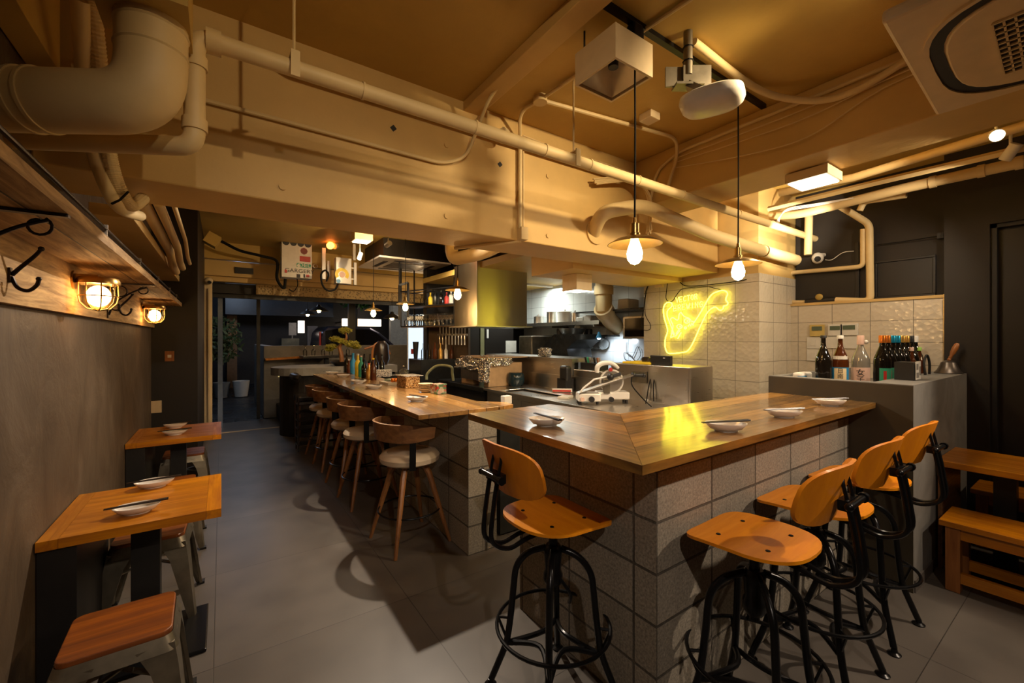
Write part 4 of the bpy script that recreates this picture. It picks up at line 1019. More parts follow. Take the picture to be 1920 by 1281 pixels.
def ringm(a, b, c, d, z0, z1):
    mb = MB(); A, B = sq(a, b), sq(c, d); n = len(A)
    T = lambda x, y, z: Mx @ Vector((x, y, z))
    r = [[mb.bm.verts.new(T(x, y, z)) for x, y in P] for P, z in ((A, z0), (B, z0), (B, z1), (A, z1))]
    for i in range(4):
        for k in range(n): mb.bm.faces.new([r[i][k], r[i][(k + 1) % n], r[(i + 1) % 4][(k + 1) % n], r[(i + 1) % 4][k]])
    return mb
hw = wid / 2
ringm(.415, .415, .378, .378, -.004, .004).build('air_slot', M['blackmat'], ac)
ringm(.43, .43, .415, .415, -.010, .004).build('slot_rim', M['creampl'], ac)
MB().prism(sq(.374, .374), -.012, .002, Mx).build('centre_panel', M['creampl'], ac, bevel=.006)
MB().prism([(cxa - .22, cya - .25), (cxa + .22, cya - .25), (cxa + .22, cya + .25), (cxa - .22, cya + .25)], -.014, -.011, Mx).build('intake_opening', M['blackmat'], ac)
mb = MB()
for k in range(12):
    c_ = cxa - .22 + .04 * k; mb.prism([(c_ - .004, cya - .25), (c_ + .004, cya - .25), (c_ + .004, cya + .25), (c_ - .004, cya + .25)], -.020, -.013, Mx)
for k in range(21):
    c_ = cya - .25 + .025 * k; mb.prism([(cxa - .22, c_ - .003), (cxa + .22, c_ - .003), (cxa + .22, c_ + .003), (cxa - .22, c_ + .003)], -.020, -.013, Mx)
mb.build('grille_bars', M['creampl'], ac)
# lit square ceiling light, right
q = [W(1478, 353, z=2.60), W(1540, 330, z=2.60), W(1590, 335, z=2.60)]
cc = W(1525, 342, z=2.62)
sl = thing('square_ceiling_light', 'lit square ceiling light beside the cream pipes', 'ceiling light', (cc.x, cc.y, 2.62))
MB().box(cc.x - .125, cc.x + .125, cc.y - .125, cc.y + .125, 2.62, 2.68).box(cc.x - .09, cc.x + .09, cc.y - .09, cc.y + .09, 2.68, 3.1).build('casing', M['creampl'], sl)
MB().box(cc.x - .11, cc.x + .11, cc.y - .11, cc.y + .11, 2.612, 2.62).build('diffuser', M['panelglow'], sl)
def spot_head(p, d, label, glow=True, grp='small track spotlights', top=.12):
    p = Vector(p); d = Vector(d).normalized()
    t = thing('track_spotlight', label, 'spotlight', p, 0, grp)
    MB().cyl(p - d * .05, p + d * .05, .032, n=18).build('head', M['whitepl'], t, smooth=True)
    if glow: MB().cyl(p + d * .05, p + d * .053, .026, n=18).build('lens', M['spotglow'], t, smooth=True)
    MB().tube([p, p + Vector((0, 0, top))], .008, 8).build('stem', M['whitepl'], t, smooth=True)
    return t
qs = W(1868, 253, x=3.75)
gs = spot_head(qs, (-.80, -.15, -.35), 'brightly glaring spotlight at the right edge', top=3.095 - qs.z)
MB().ball(qs + Vector((-.80, -.15, -.35)).normalized() * .062, .021, 14).build('glaring_bulb', M['spotglow'], gs, smooth=True)
qs2 = W(1895, 285, x=4.2)
spot_head(qs2, (.3, .5, -.7), 'unlit spotlight at the right edge, below the glaring one', False)

# ============================================================ NEON SIGN
XN = 4.31
ns = thing('neon_sign', 'yellow neon sign of a cat and a bottle on the tiled wall', 'neon sign', (XN, 2.7, 1.8))
def nz(cx, cy): return W(1240 + cx / 8.543, 520 + cy / 8.543, x=XN)
def ntube(name, P, r=.0062, closed=False, sm=4):
    P = [nz(*p) for p in P]
    MB().tube(crom(P, sm, closed) if sm > 1 else P, r, 8, closed=closed).build(name, M['neon'], ns, smooth=True)
ntube('bottle_outline', [(210, 920), (170, 820), (130, 720), (95, 620), (95, 550), (120, 510), (165, 470), (172, 430), (145, 403), (95, 405), (55, 440), (38, 490), (35, 560), (50, 660), (80, 760), (100, 840), (92, 905), (70, 960), (58, 1040), (62, 1120), (85, 1190), (125, 1220), (250, 1215), (370, 1200), (425, 1175), (480, 1100), (540, 980), (600, 840), (660, 710), (720, 590), (780, 520), (850, 478), (890, 490), (920, 520), (960, 525), (990, 500), (1000, 465), (1040, 455), (1065, 425), (1060, 395), (1035, 370), (1040, 320), (1060, 280), (1050, 240), (1010, 215), (950, 215), (890, 235), (830, 260), (770, 320), (720, 400), (660, 510), (600, 610), (540, 700), (510, 740)])
ntube('cat_head', [(150, 960), (172, 860), (187, 775), (155, 700), (150, 665), (190, 648), (250, 688), (275, 660), (285, 600), (312, 563), (345, 605), (375, 632), (430, 650), (470, 680)])
def circ(cx, cy, r, n=12, ry=None): return [(cx + r * math.cos(2 * math.pi * k / n), cy + (ry or r) * math.sin(2 * math.pi * k / n)) for k in range(n)]
for c in ((290, 790, 42), (410, 700, 44)):
    ntube('cat_eye', circ(*c, ry=c[2] * .8), closed=True, sm=2); ntube('cat_pupil', circ(c[0] + 10, c[1], 10), .004, closed=True, sm=1)
ntube('cat_nose', circ(385, 812, 16), .007, closed=True, sm=2)
ntube('cat_mouth', [(430, 790), (455, 745), (470, 785), (490, 735), (505, 770), (520, 715), (470, 700)], sm=1)
ntube('whisker', [(150, 965), (210, 945), (175, 890), (165, 850)], sm=1); ntube('whisker', [(225, 945), (300, 850)], sm=1); ntube('whisker', [(262, 985), (318, 885)], sm=1); ntube('whisker', [(285, 830), (235, 905)], sm=1)
F = {'V': [[(0, 1), (.5, 0), (1, 1)]], 'E': [[(.9, 1), (0, 1), (0, 0), (.9, 0)], [(0, .5), (.7, .5)]], 'C': [[(1, .85), (.6, 1), (.1, .75), (.05, .3), (.4, 0), (1, .12)]],
     'T': [[(0, 1), (1, 1)], [(.5, 1), (.5, 0)]], 'O': [[(.5, 1), (.1, .8), (.05, .3), (.45, 0), (.9, .25), (.9, .8), (.5, 1)]], 'R': [[(.05, 0), (.05, 1), (.7, 1), (.9, .78), (.7, .55), (.05, .5)], [(.45, .5), (1, 0)]],
     'B': [[(0, 0), (0, 1), (.7, .95), (.75, .6), (0, .5), (.85, .42), (.85, .05), (0, 0)]], 'W': [[(0, 1), (.25, 0), (.5, .75), (.75, 0), (1, 1)]], 'I': [[(.5, 1), (.5, 0)]], 'N': [[(.05, 0), (.05, 1), (.9, 0), (.9, 1)]],
     'G': [[(1, .85), (.5, 1), (.05, .6), (.3, 0), (.95, .1), (.95, .48), (.5, .45)]]}
for word, (ox, oy), wd, hg, sl_ in (('VECTOR', (232, 408), 60, 82, -.17), ('BREWING', (195, 545), 69, 88, -.16)):
    for i, ch in enumerate(word):
        for st in F[ch]:
            ntube('letter_' + ch.lower(), [(ox + (i + x * .74) * wd, oy + (i + x * .74) * wd * sl_ - y * hg) for x, y in st], .0036, sm=1)
MB().tube(crom([nz(*p) for p in ((110, 20), (85, 200), (75, 330), (110, 385), (180, 380), (240, 290), (330, 190), (500, 165), (720, 150), (870, 180), (960, 200))], 5), .004, 6).build('lead', M['cord'], ns, smooth=True)
pipe('black_cable', 'black cable hanging in a long loop at the left end of the tiled column', 'cable', crom([W(1222, 525, x=4.33), W(1211, 545, x=4.33), W(1207, 580, x=4.33), W(1203, 600, x=4.33), W(1206, 618, x=4.33), W(1218, 618, x=4.33), W(1219, 608, x=4.33), W(1210, 590, x=4.33), W(1210, 560, x=4.33), W(1216, 535, x=4.33), W(1226, 527, x=4.33)], 5), .004, n=6, mat=M['cord'])
pipe('black_cable', 'black cable sagging above the neon sign', 'cable', crom([W(1272, 525, x=4.33), W(1285, 536, x=4.33), W(1320, 535, x=4.33), W(1380, 528, x=4.33), W(1400, 524, x=4.33)], 5), .005, n=6, mat=M['cord'])
q = W(1236, 531, x=4.33); tg(MB().box(4.31, 4.35, q.y - .05, q.y + .05, q.z - .05, q.z + .06).build('wall_socket', M['creampl']), 'cream socket box above the neon sign', 'socket')

# ============================================================ BOTTLES ON THE LOW WALL
def big_bottle(name, label, x, y, z, mat, cap, h=.395, r=.0525, grp=None, cap_h=.035, lab=None, wrap=False):
    t = thing(name, label, 'bottle', (x, y, z), 0, grp)
    P = [(0, 0), (r * .96, 0), (r, .01), (r, h * .50), (r * .93, h * .57), (r * .62, h * .68), (r * .36, h * .78), (r * .29, h * .86), (r * .28, h * .95), (r * .33, h * .96), (r * .33, h * .985), (0, h * .985)]
    MB().lathe(P, (x, y, z), 28).build('glass_body', mat, t, smooth=True)
    if cap: MB().lathe([(0, h), (r * .36, h), (r * .40, h - .004), (r * .40, h - cap_h), (r * .30, h - cap_h)], (x, y, z), 22).build('cap', cap, t, smooth=True)
    return t
zt = 1.181
B = big_bottle('sake_bottle', 'black sake bottle, leftmost on the low wall', 3.79, 1.30, zt, M['glassdark'], M['blackmat'], cap_h=.02)
def arclabel(t, x, y, z0, z1, r, mat, a0, a1, name='label'):
    n = 14; mb = MB()
    A = [mb.bm.verts.new((x + r * math.cos(a0 + (a1 - a0) * k / n), y + r * math.sin(a0 + (a1 - a0) * k / n), z0)) for k in range(n + 1)]
    Bv = [mb.bm.verts.new((x + r * math.cos(a0 + (a1 - a0) * k / n), y + r * math.sin(a0 + (a1 - a0) * k / n), z1)) for k in range(n + 1)]
    for k in range(n): mb.bm.faces.new([A[k], A[k + 1], Bv[k + 1], Bv[k]])
    return mb.build(name, mat, t, smooth=True)
def camtext(t, x, y, z, r, s, size, mat, name='label_text', dz=0):
    d = Vector((-x, -y, 0)).normalized(); p = Vector((x, y, z)) + d * (r + .0022)
    e = Vector((d.y, -d.x, 0)) * -1
    Mx_ = Matrix(((e.x, 0, d.x, p.x), (e.y, 0, d.y, p.y), (0, 1, 0, p.z), (0, 0, 0, 1)))
    return text_mesh(name, s, size, mat, t, Mx_, .0003)
ang = math.atan2(-1.2, -3.9)
t = big_bottle('sake_bottle', 'brown sake bottle with a blue and cream label', 3.86, 1.215, zt, M['glassbrown'], M['paperw'], cap_h=.025)
arclabel(t, 3.86, 1.215, zt + .06, zt + .155, .0532, M['blue'], ang - 1.25, ang + 1.25)
arclabel(t, 3.86, 1.215, zt + .065, zt + .148, .0537, plain('cream_label', (.72, .56, .32), .6), ang - .75, ang + .75)
arclabel(t, 3.86, 1.215, zt + .215, zt + .240, .0515, M['paperw'], ang - 1.0, ang + 1.0, 'shoulder_label')
camtext(t, 3.86, 1.215, zt + .128, .0537, '日', .04, M['ink']); camtext(t, 3.86, 1.215, zt + .088, .0537, '南', .04, M['ink'])
t = big_bottle('sake_bottle', 'clear sake bottle wrapped in film with a pale pink label', 3.975, 1.125, zt, plain('frosted_grey_wrap', (.30, .27, .22), .12, .3), M['pink'], cap_h=.07, r=.056)
arclabel(t, 3.975, 1.125, zt + .02, zt + .155, .0572, M['pink'], ang - 1.4, ang + 1.4)
camtext(t, 3.975, 1.125, zt + .115, .0572, '女', .055, M['ink']); camtext(t, 3.975, 1.125, zt + .066, .0572, '子', .05, M['ink'])
t2_ = MB().ball((4.0, 1.10, zt + .345), .016, 10).build('wrap_knot', M['paperw'], t, smooth=True)
caps = [('orangecap', 'orange foil cap, first of the row'), ('orangecap', 'orange foil cap, second of the row'), ('bluecap', 'blue foil cap, first of two'), ('bluecap', 'blue foil cap, second of two'), ('goldcap', 'gold foil cap, first of two'), ('goldcap', 'gold foil cap, second of two'), ('blackmat', 'black cap'), ('white', 'white cap')]
for i, (cp, lb) in enumerate(caps):
    x, y = 4.10 + .108 * i, 1.03 - .004 * i
    t = big_bottle('shochu_bottle', 'large dark bottle with ' + lb, x, y, zt, M['glassdark'], M[cp], grp='large dark bottles in a row on the low wall', cap_h=.055)
    if i < 2: arclabel(t, x, y, zt + .03, zt + .15, .0532, M['green'], ang - .35, ang + 1.5); arclabel(t, x, y, zt + .05, zt + .13, .0537, M['red'], ang + .1, ang + .45, 'label_emblem')
q = W(1735, 690, y=.86)
for x, y, c, l in ((4.62, .975, M['pink'], 'small dark bottle with a pale cap behind the black card stand'), (4.83, .97, plain('lime_cap', (.35, .6, .12), .4), 'small dark bottle with a lime green cap')):
    big_bottle('small_bottle', l, x, y, 1.268 - (.087 if y > .93 else 0), M['glassbrown'], c, h=.30 if y > .93 else .2, r=.036, cap_h=.03)
cs = thing('card_stand', 'black box with a printed white card leaning on it, on the low wall', 'card stand', (4.2, .80, 1.268))
a = W(1705, 712, z=1.268); bq = W(1735, 712, z=1.268)
a = Vector((3.98, .86, 1.268))
MB().box(3.84, 4.0, .80, .90, 1.268, 1.39).build('black_box', M['blackmat'], cs)
e_ = MB().box(3.86, 3.98, .792, .797, 1.272, 1.395); e_.build('card', M['paperw'], cs)
MB().box(3.87, 3.91, .790, .792, 1.34, 1.38).box(3.94, 3.97, .790, .792, 1.30, 1.36).box(3.87, 3.92, .790, .792, 1.285, 1.32).build('card_print', plain('grey_print', (.25, .23, .2), .6), cs)
tg(MB().tube(crom([(4.55, .88, 1.268), (4.56, .89, 1.34), (4.58, .89, 1.39), (4.60, .88, 1.42), (4.62, .87, 1.36), (4.62, .87, 1.27)], 5), .008, 8).build('tongs', M['blackmat'], smooth=True), 'black tongs standing upright beside the bottles', 'tongs')
q = Vector((4.90, .79, 1.268))
hb = thing('hand_bell', 'pewter hand bell with a turned orange wooden handle', 'bell', (q.x, q.y + .02, 1.268))
MB().lathe([(.085, 0), (.088, .004), (.07, .025), (.055, .06), (.045, .09), (.02, .105), (0, .107)], (q.x, q.y + .02, 1.268), 26).build('bell_cup', plain('pewter', (.12, .10, .085), .35, .8), hb, smooth=True)
d = Vector((.16, -.25, .75)).normalized(); p0 = Vector((q.x, q.y + .02, 1.37))
L_ = [(0, .009), (.012, .013), (.02, .009), (.03, .012), (.045, .010), (.07, .017), (.11, .020), (.14, .017), (.155, .010)]
MB().tube([p0 + d * a_ for a_, r_ in L_], [r_ for a_, r_ in L_], 14).build('handle', M['benchz'], hb, smooth=True)
tw = W(1512, 706, z=1.20)
ft = thing('folded_towels', 'folded white and blue cloths on a small tray behind the low wall rim', 'cloths', (3.78, 1.43, 1.182))
MB().box(3.68, 3.92, 1.40, 1.49, 1.182, 1.20).build('tray', M['blackmat'], ft)
MB().box(3.70, 3.90, 1.41, 1.48, 1.20, 1.285).build('cloth', M['paperw'], ft, bevel=.015)
MB().box(3.698, 3.78, 1.405, 1.44, 1.235, 1.26).build('blue_print', M['blue'], ft)
# wall controllers and switches on the recessed tiles
def wp(u, v): return W(u, v, x=5.05)
for (u, v, w_, h_, lb, mat, n_) in ((1533, 620, .13, .12, 'yellowed thermostat on the recessed tiles, left of two controllers', plain('yellowed_plastic', (.55, .40, .12), .4), 'thermostat'),
                                (1567, 619, .12, .115, 'white controller with a dark display on the recessed tiles', M['whitepl'], 'wall_controller'),
                                (1593, 618, .14, .115, 'wide controller with a green display on the recessed tiles', M['whitepl'], 'wall_controller')):
    q = wp(u, v); t = thing(n_, lb, 'controller', q)
    MB().box(5.03, 5.049, q.y - w_ / 2, q.y + w_ / 2, q.z - h_ / 2, q.z + h_ / 2).build('housing', mat, t, bevel=.003)
    MB().box(5.026, 5.03, q.y - w_ * .35, q.y + w_ * .35, q.z + .0, q.z + h_ * .35).build('display', plain('lcd', (.10, .13, .08), .3), t)
for u, v, w_, lb in ((1526, 643, .12, 'upper left switch plate on the recessed tiles'), (1576, 642, .30, 'wide upper switch plate on the recessed tiles'), (1526, 666, .12, 'lower left switch plate on the recessed tiles')):
    q = wp(u, v); t = thing('switch_plate', lb, 'switch', q, 0, 'cream switch plates on the recessed tiles')
    MB().box(5.04, 5.049, q.y - w_ / 2, q.y + w_ / 2, q.z - .06, q.z + .06).build('plate', M['tilep'] if 'tilep' in M else M['whitepl'], t, bevel=.002)
    MB().box(5.035, 5.04, q.y - .02, q.y + .02, q.z - .03, q.z + .03).build('rocker', M['whitepl'], t)

# ============================================================ KITCHEN
hd = thing('extractor_hood', 'tall stainless steel extractor hood reflecting the yellow sign', 'hood', (2.85, 4.96, 1.73))
MB().box(2.85, 3.69, 4.96, 5.64, 1.727, 2.62).build('hood_shell', M['hood'], hd, bevel=.004)
MB().box(2.842, 2.858, 4.952, 4.968, 1.727, 2.62).build('corner_seam', M['steel'], hd)
MB().box(2.80, 3.75, 4.9, 5.7, 1.715, 1.73).build('drip_lip', M['steel'], hd)
# worktops
wt = thing('steel_worktop', 'stainless steel worktop with a sink behind the bar', 'worktop', (2.85, 2.4, 0))
mb = MB().box(2.85, 3.30, 1.62, 3.62, .87, .90).box(2.85, 3.30, 4.45, 4.80, .87, .90).box(2.85, 2.92, 3.62, 4.45, .87, .90).box(3.25, 3.30, 3.62, 4.45, .87, .90).box(3.30, 3.62, 1.62, 4.8, .87, .90)
mb.build('top', M['steel'], wt, bevel=.004)
MB().box(2.92, 3.25, 3.62, 4.45, .68, .69).box(2.915, 2.92, 3.62, 4.45, .69, .89).box(3.25, 3.255, 3.62, 4.45, .69, .89).box(2.92, 3.25, 3.615, 3.62, .69, .89).box(2.92, 3.25, 4.45, 4.455, .69, .89).build('sink_bowl', M['steel'], wt)
MB().box(3.60, 3.62, 3.3, 4.8, .90, 1.08).build('splashback', M['steel'], wt)
MB().box(2.9, 3.6, 1.65, 4.78, 0, .868).build('cabinet', M['steel'], wt)
MB().box(2.885, 2.9, 3.4, 3.95, .15, .82).box(2.885, 2.9, 4.0, 4.55, .15, .82).build('cabinet_door', M['steel'], wt)
cb_ = thing('steel_cabinet', 'tall stainless steel cabinet behind the slicer', 'cabinet', (3.62, 2.5, 0))
MB().box(3.62, 4.0, 2.30, 3.28, 0, 1.28).build('cabinet_body', M['steel'], cb_, bevel=.006)
MB().box(3.625, 4.0, 3.285, 3.90, 0, 1.17).build('low_cabinet_body', M['steel'], cb_, bevel=.006)
MB().box(3.612, 3.62, 2.32, 2.75, .92, 1.26).build('cabinet_panel', M['steel'], cb_)
c2 = thing('steel_shelf_back', 'stainless steel pass shelf behind the sink', 'pass shelf', (3.8, 4, 0))
MB().box(3.62, 4.1, 3.92, 6.0, 1.25, 1.30).box(3.62, 3.66, 3.92, 6.0, .9, 1.25).build('shelf_body', M['steel'], c2)
dw = thing('black_worktop', 'black worktop with a griddle under the hood', 'worktop', (2.85, 5, 0))
MB().box(2.85, 3.6, 4.82, 6.28, .84, .90).build('top', M['darksteel'], dw, bevel=.004)
MB().box(2.9, 3.6, 4.85, 6.28, 0, .84).build('cabinet', M['blackmat'], dw)
bb = thing('bar_back_unit', 'black bar unit holding spirit bottles, behind the long counter', 'bar unit', (2.9, 7.5, 0))
MB().box(2.6, 3.44, 6.3, 6.85, .0, 1.22).build('unit_body', M['darksteel'], bb, bevel=.01)
# slicer
sc0 = pos(1132, 757, 4.23); sz = .902
sl = thing('meat_slicer', 'white and chrome meat slicer on the steel worktop', 'slicer', (sc0.x, sc0.y, sz))
e = Vector((SN, CS, 0)); rgt = Vector((CS, -SN, 0)); kk = 4.23 / FPX
def SQ(u, v, b=0): return Vector((sc0.x, sc0.y, sz)) + rgt * (u - 1132) * kk + e * b + Vector((0, 0, (757 - v) * kk))
def SB(u0, u1, b0, b1, v0, v1):
    Mx_ = Matrix(((rgt.x, e.x, 0, sc0.x), (rgt.y, e.y, 0, sc0.y), (0, 0, 1, sz), (0, 0, 0, 1)))
    return MB().box((u0 - 1132) * kk, (u1 - 1132) * kk, b0, b1, (757 - v1) * kk, (757 - v0) * kk, Mx_)
SB(1082, 1124, -.08, .10, 737, 752).build('base_housing', M['white'], sl, bevel=.012)
SB(1120, 1181, .0, .16, 736, 750).build('motor_housing', M['white'], sl, bevel=.012)
for u, b in ((1086, -.05), (1118, -.05), (1176, .03), (1176, .13), (1086, .08)):
    p = SQ(u, 757, b); MB().cyl(p, p + Vector((0, 0, .03)), .014, n=12).build('foot', M['blackmat'], sl, smooth=True)
for u, m_, r_ in ((1089, M['pink'], .02), (1106, M['blackmat'], .028), (1142, M['blackmat'], .025)):
    p = SQ(u, 747, -.085); MB().cyl(p, p - e * .025, r_, n=18).build('knob', m_, sl, smooth=True)
p = SQ(1149, 717, .07)
MB().cyl(p - e * .010, p + e * .010, .105, n=36).build('blade', M['steel'], sl, smooth=True)
MB().tube([p + rgt * .115 * math.cos(a / 24 * 6.283) + Vector((0, 0, .115 * math.sin(a / 24 * 6.283))) - e * .012 for a in range(24)], .010, 8, closed=True).build('blade_guard', M['white'], sl, smooth=True)
MB().tube(crom([SQ(1121, 700, .05), SQ(1123, 688, .05), SQ(1134, 682, .05), SQ(1150, 683, .05), SQ(1162, 692, .05)], 5), [.022, .023, .024, .025, .026, .026, .026, .026, .026, .026, .025, .025, .024, .024, .023, .022, .021, .02, .018, .016, .014], 10).build('top_cover', M['white'], sl, smooth=True)
MB().cyl(SQ(1146, 694, .03), SQ(1146, 694, .02), .02, n=20).build('blade_hub', M['red'], sl, smooth=True)
MB().bar(SQ(1083, 737, -.03), SQ(1183, 703, -.03), .12, .012, up=(0, 0, 1)).build('carriage_plate', M['steel'], sl)
MB().tube([SQ(1084, 737, -.06), SQ(1092, 727, -.06), SQ(1112, 711, -.06), SQ(1137, 706, -.06), SQ(1165, 708, -.06), SQ(1130, 720, -.06), SQ(1084, 737, -.06)], .009, 8).build('carriage_guard', M['white'], sl, smooth=True)
MB().cyl(SQ(1142, 706, -.08), SQ(1160, 700, -.08), .018, n=14).ball(SQ(1141, 706, -.08), .036, 14).build('pusher_handle', M['blackmat'], sl, smooth=True)
MB().cyl(SQ(1184, 703, -.03), SQ(1206, 704, -.03), .019, n=14).ball(SQ(1186, 703, -.03), .027, 12).ball(SQ(1205, 704, -.03), .025, 12).build('carriage_handle', M['blackmat'], sl, smooth=True)
SB(1132, 1143, -.02, .04, 712, 738).build('carriage_arm', M['gunmetal'], sl)
pb_ = W(1060, 746, z=.903)
tg(MB().cbox((pb_.x, pb_.y, .912), .18, .12, .02, .5).build('paper_stack', M['paperw']), 'small stack of pale papers left of the slicer', 'papers')
q = W(1054, 735, z=.905); t = thing('wrap_box', 'flat white cling film box with red and blue print', 'box', (q.x, q.y, .905))
MB().cbox((q.x, q.y, .925), .24, .05, .04, -.7).build('box_body', M['paperw'], t); MB().cbox((q.x - .02, q.y - .015, .922), .22, .025, .02, -.7).build('printed_band', M['red'], t)
q = W(1064, 705, x=3.55); t = thing('cloth_holder', 'black utensil holder with a hanging pouch by the sink', 'holder', (q.x, q.y, .9))
MB().box(3.45, 3.58, q.y - .08, q.y + .08, .9, 1.06).build('box_body', M['blackmat'], t); MB().cbox((3.5, q.y - .02, 1.12), .1, .14, .2).build('pouch', M['blackmat'], t, bevel=.03)
q = W(967, 717, z=.95); t = thing('round_jar', 'round dark teal jar beside the brown boxes', 'jar', (q.x, q.y, .902))
MB().lathe([(0, 0), (.09, 0), (.118, .05), (.122, .10), (.112, .16), (.09, .185), (0, .187)], (q.x, q.y, .902), 28).build('jar_body', plain('dark_teal_glaze', (.012, .03, .04), .12), t, smooth=True)
# brown boxes with foil
ov = thing('cardboard_oven', 'brown cardboard boxes capped with crumpled foil on the worktop', 'cardboard box', (3.1, 4.9, .9))
MB().box(2.95, 3.05, 5.25, 5.6, .902, 1.12).build('left_carton', M['cardboard'], ov)
MB().box(2.95, 3.5, 4.83, 4.95, .902, 1.22).box(3.42, 3.5, 4.95, 5.6, .902, 1.22).build('right_carton', M['cardboard'], ov)
MB().box(2.93, 3.6, 4.83, 5.6, 1.285, 1.30).build('lid_sheet', M['cardboard'], ov)
def crumple(mb, s, seed):
    r_ = random.Random(seed); bmesh.ops.subdivide_edges(mb.bm, edges=mb.bm.edges[:], cuts=7, use_grid_fill=True)
    for v_ in mb.bm.verts: v_.co += Vector((r_.uniform(-s, s), r_.uniform(-s, s), r_.uniform(-s, s)))
    return mb
crumple(MB().box(2.875, 2.945, 4.80, 5.66, 1.13, 1.25), .02, 1).build('front_foil', M['foil'], ov)
crumple(MB().box(2.93, 3.3, 4.78, 5.6, 1.19, 1.29), .018, 2).build('top_foil', M['foil'], ov)
crumple(MB().box(2.87, 2.94, 4.78, 4.96, .98, 1.2), .018, 3).build('hanging_foil', M['foil'], ov)
MB().box(2.885, 2.90, 4.98, 5.5, .98, 1.13).build('dark_cloth', plain('dark_film', (.05, .04, .035), .25), ov)
q = W(1022, 690, x=3.75); t = thing('foil_parcel', 'crumpled foil parcel on the pass shelf', 'foil', (q.x, q.y, 1.3)); t.location.z = 1.30
crumple(MB().cbox((q.x, q.y, 1.36), .1, .16, .1), .02, 5).build('foil_lump', M['foil'], t)
# utensils on the cabinet
base = 1.171
ut = thing('utensil_box', 'black box of kitchen utensils on the steel cabinet', 'utensils', (3.8, 3.8, base))
q = W(1100, 680, x=3.8)
MB().box(3.72, 3.9, q.y - .27, q.y + .03, base, base + .08).build('tray', M['blackmat'], ut)
for k, (c, o_) in enumerate((('green', .05), ('blackmat', -.1), ('orangecap', -.18), ('steel', .0), ('blackmat', .1), ('steel', -.22), ('pink', -.2))):
    MB().tube([(3.78, q.y + o_ * .75 - .09, base + .07), (3.77, q.y + o_ * .75 - .08, base + .15)], .012, 8).build('utensil_handle', M[c], ut, smooth=True)
base = 1.281
q = W(1200, 690, x=3.8)
t = thing('card_terminal', 'upright black card reader on the steel cabinet', 'card reader', (3.75, 2.42, base))
a, b_ = W(1221, 668, x=3.72), W(1259, 668, x=3.72)
MB().box(3.70, 3.74, b_.y, a.y, base, a.z + .01).build('reader_body', M['blackmat'], t, bevel=.004)
MB().box(3.694, 3.70, (a.y + b_.y) / 2 - .06, (a.y + b_.y) / 2 - .04, base + .07, base + .078).build('emblem', M['whitepl'], t)
MB().tube(crom([(3.70, a.y - .06, base), (3.60, a.y - .07, 1.1), (3.58, a.y - .05, .93), (3.5, a.y - .1, .905)], 5), .006, 6).tube(crom([(3.70, a.y - .09, base), (3.6, a.y - .12, 1.1), (3.59, a.y - .13, .92)], 5), .006, 6).build('lead', M['cord'], t, smooth=True)
q = W(1215, 676, x=3.85); t = thing('tape_roll', 'dark brown pot on the steel cabinet left of the card reader', 'pot', (q.x, q.y, base))
MB().lathe([(0, 0), (.045, 0), (.05, .06), (.042, .07), (0, .07)], (3.82, q.y, base), 20).build('pot_body', M['lacquer'], t, smooth=True)
tg(MB().box(3.66, 3.98, 2.8, 3.15, base, base + .02).build('yellow_tray', M['yellow'], bevel=.004), 'flat yellow tray on the steel cabinet', 'tray')
q = W(1220, 752, z=.905); t = thing('desk_phone', 'small white plastic bell button on the steel worktop', 'button', (q.x, q.y, .902))
MB().cbox((q.x, q.y, .915), .12, .07, .026, -.6).build('casing', M['whitepl'], t, bevel=.008)
MB().cbox((q.x, q.y, .934), .05, .03, .012, -.6).build('button_top', M['whitepl'], t, bevel=.004)
q = W(1198, 707, x=3.61); t = thing('wall_socket', 'socket pair with a black plug on the steel cabinet', 'socket', (3.61, q.y, q.z))
MB().box(3.600, 3.612, q.y - .1, q.y + .1, q.z - .06, q.z + .06).build('socket_plate', M['gunmetal'], t)
MB().cyl((3.60, q.y + .03, q.z + .02), (3.54, q.y + .03, q.z + .02), .02, n=12).build('plug', M['blackmat'], t, smooth=True)
MB().tube(crom([(3.54, q.y + .03, q.z + .02), (3.5, q.y, q.z - .08), (3.42, q.y - .2, .96), (3.35, q.y - .35, .91)], 6), .006, 6).build('lead', M['cord'], t, smooth=True)
# back wall: shelves, pots, pans, oven, duct
ks = thing('kitchen_shelf', 'upper steel shelf of pots on the kitchen wall', 'shelf', (4.9, 5, 1.9))
MB().box(4.65, 5.049, 4.45, 6.88, 1.80, 1.83).box(4.645, 4.65, 4.45, 6.88, 1.77, 1.83).build('shelf_board', M['steel'], ks)
for y in (4.6, 5.6, 6.7): MB().box(4.7, 5.049, y, y + .02, 1.74, 1.80).build('shelf_bracket', M['steel'], ks)
ks2 = thing('kitchen_shelf', 'lower steel shelf under the pot shelf on the kitchen wall', 'shelf', (4.9, 5, 1.55))
MB().box(4.78, 5.049, 4.4, 5.95, 1.585, 1.61).build('shelf_board', M['darksteel'], ks2)
def pot(x, y, z, r, h, mat, label, lid=True):
    t = thing('cooking_pot', label, 'pot', (x, y, z), 0, 'pots on the upper kitchen shelf')
    MB().lathe([(0, 0), (r, 0), (r, h), (r * 1.04, h), (r * 1.04, h + .006), (r * .96, h + .006), (r * .96, .01), (0, .01)], (x, y, z), 24).build('pot_body', mat, t, smooth=True)
    if lid: MB().lathe([(r * 1.02, h + .007), (r * .6, h + .025), (.015, h + .03), (.015, h + .05), (0, h + .05)], (x, y, z), 24).build('lid', mat, t, smooth=True)
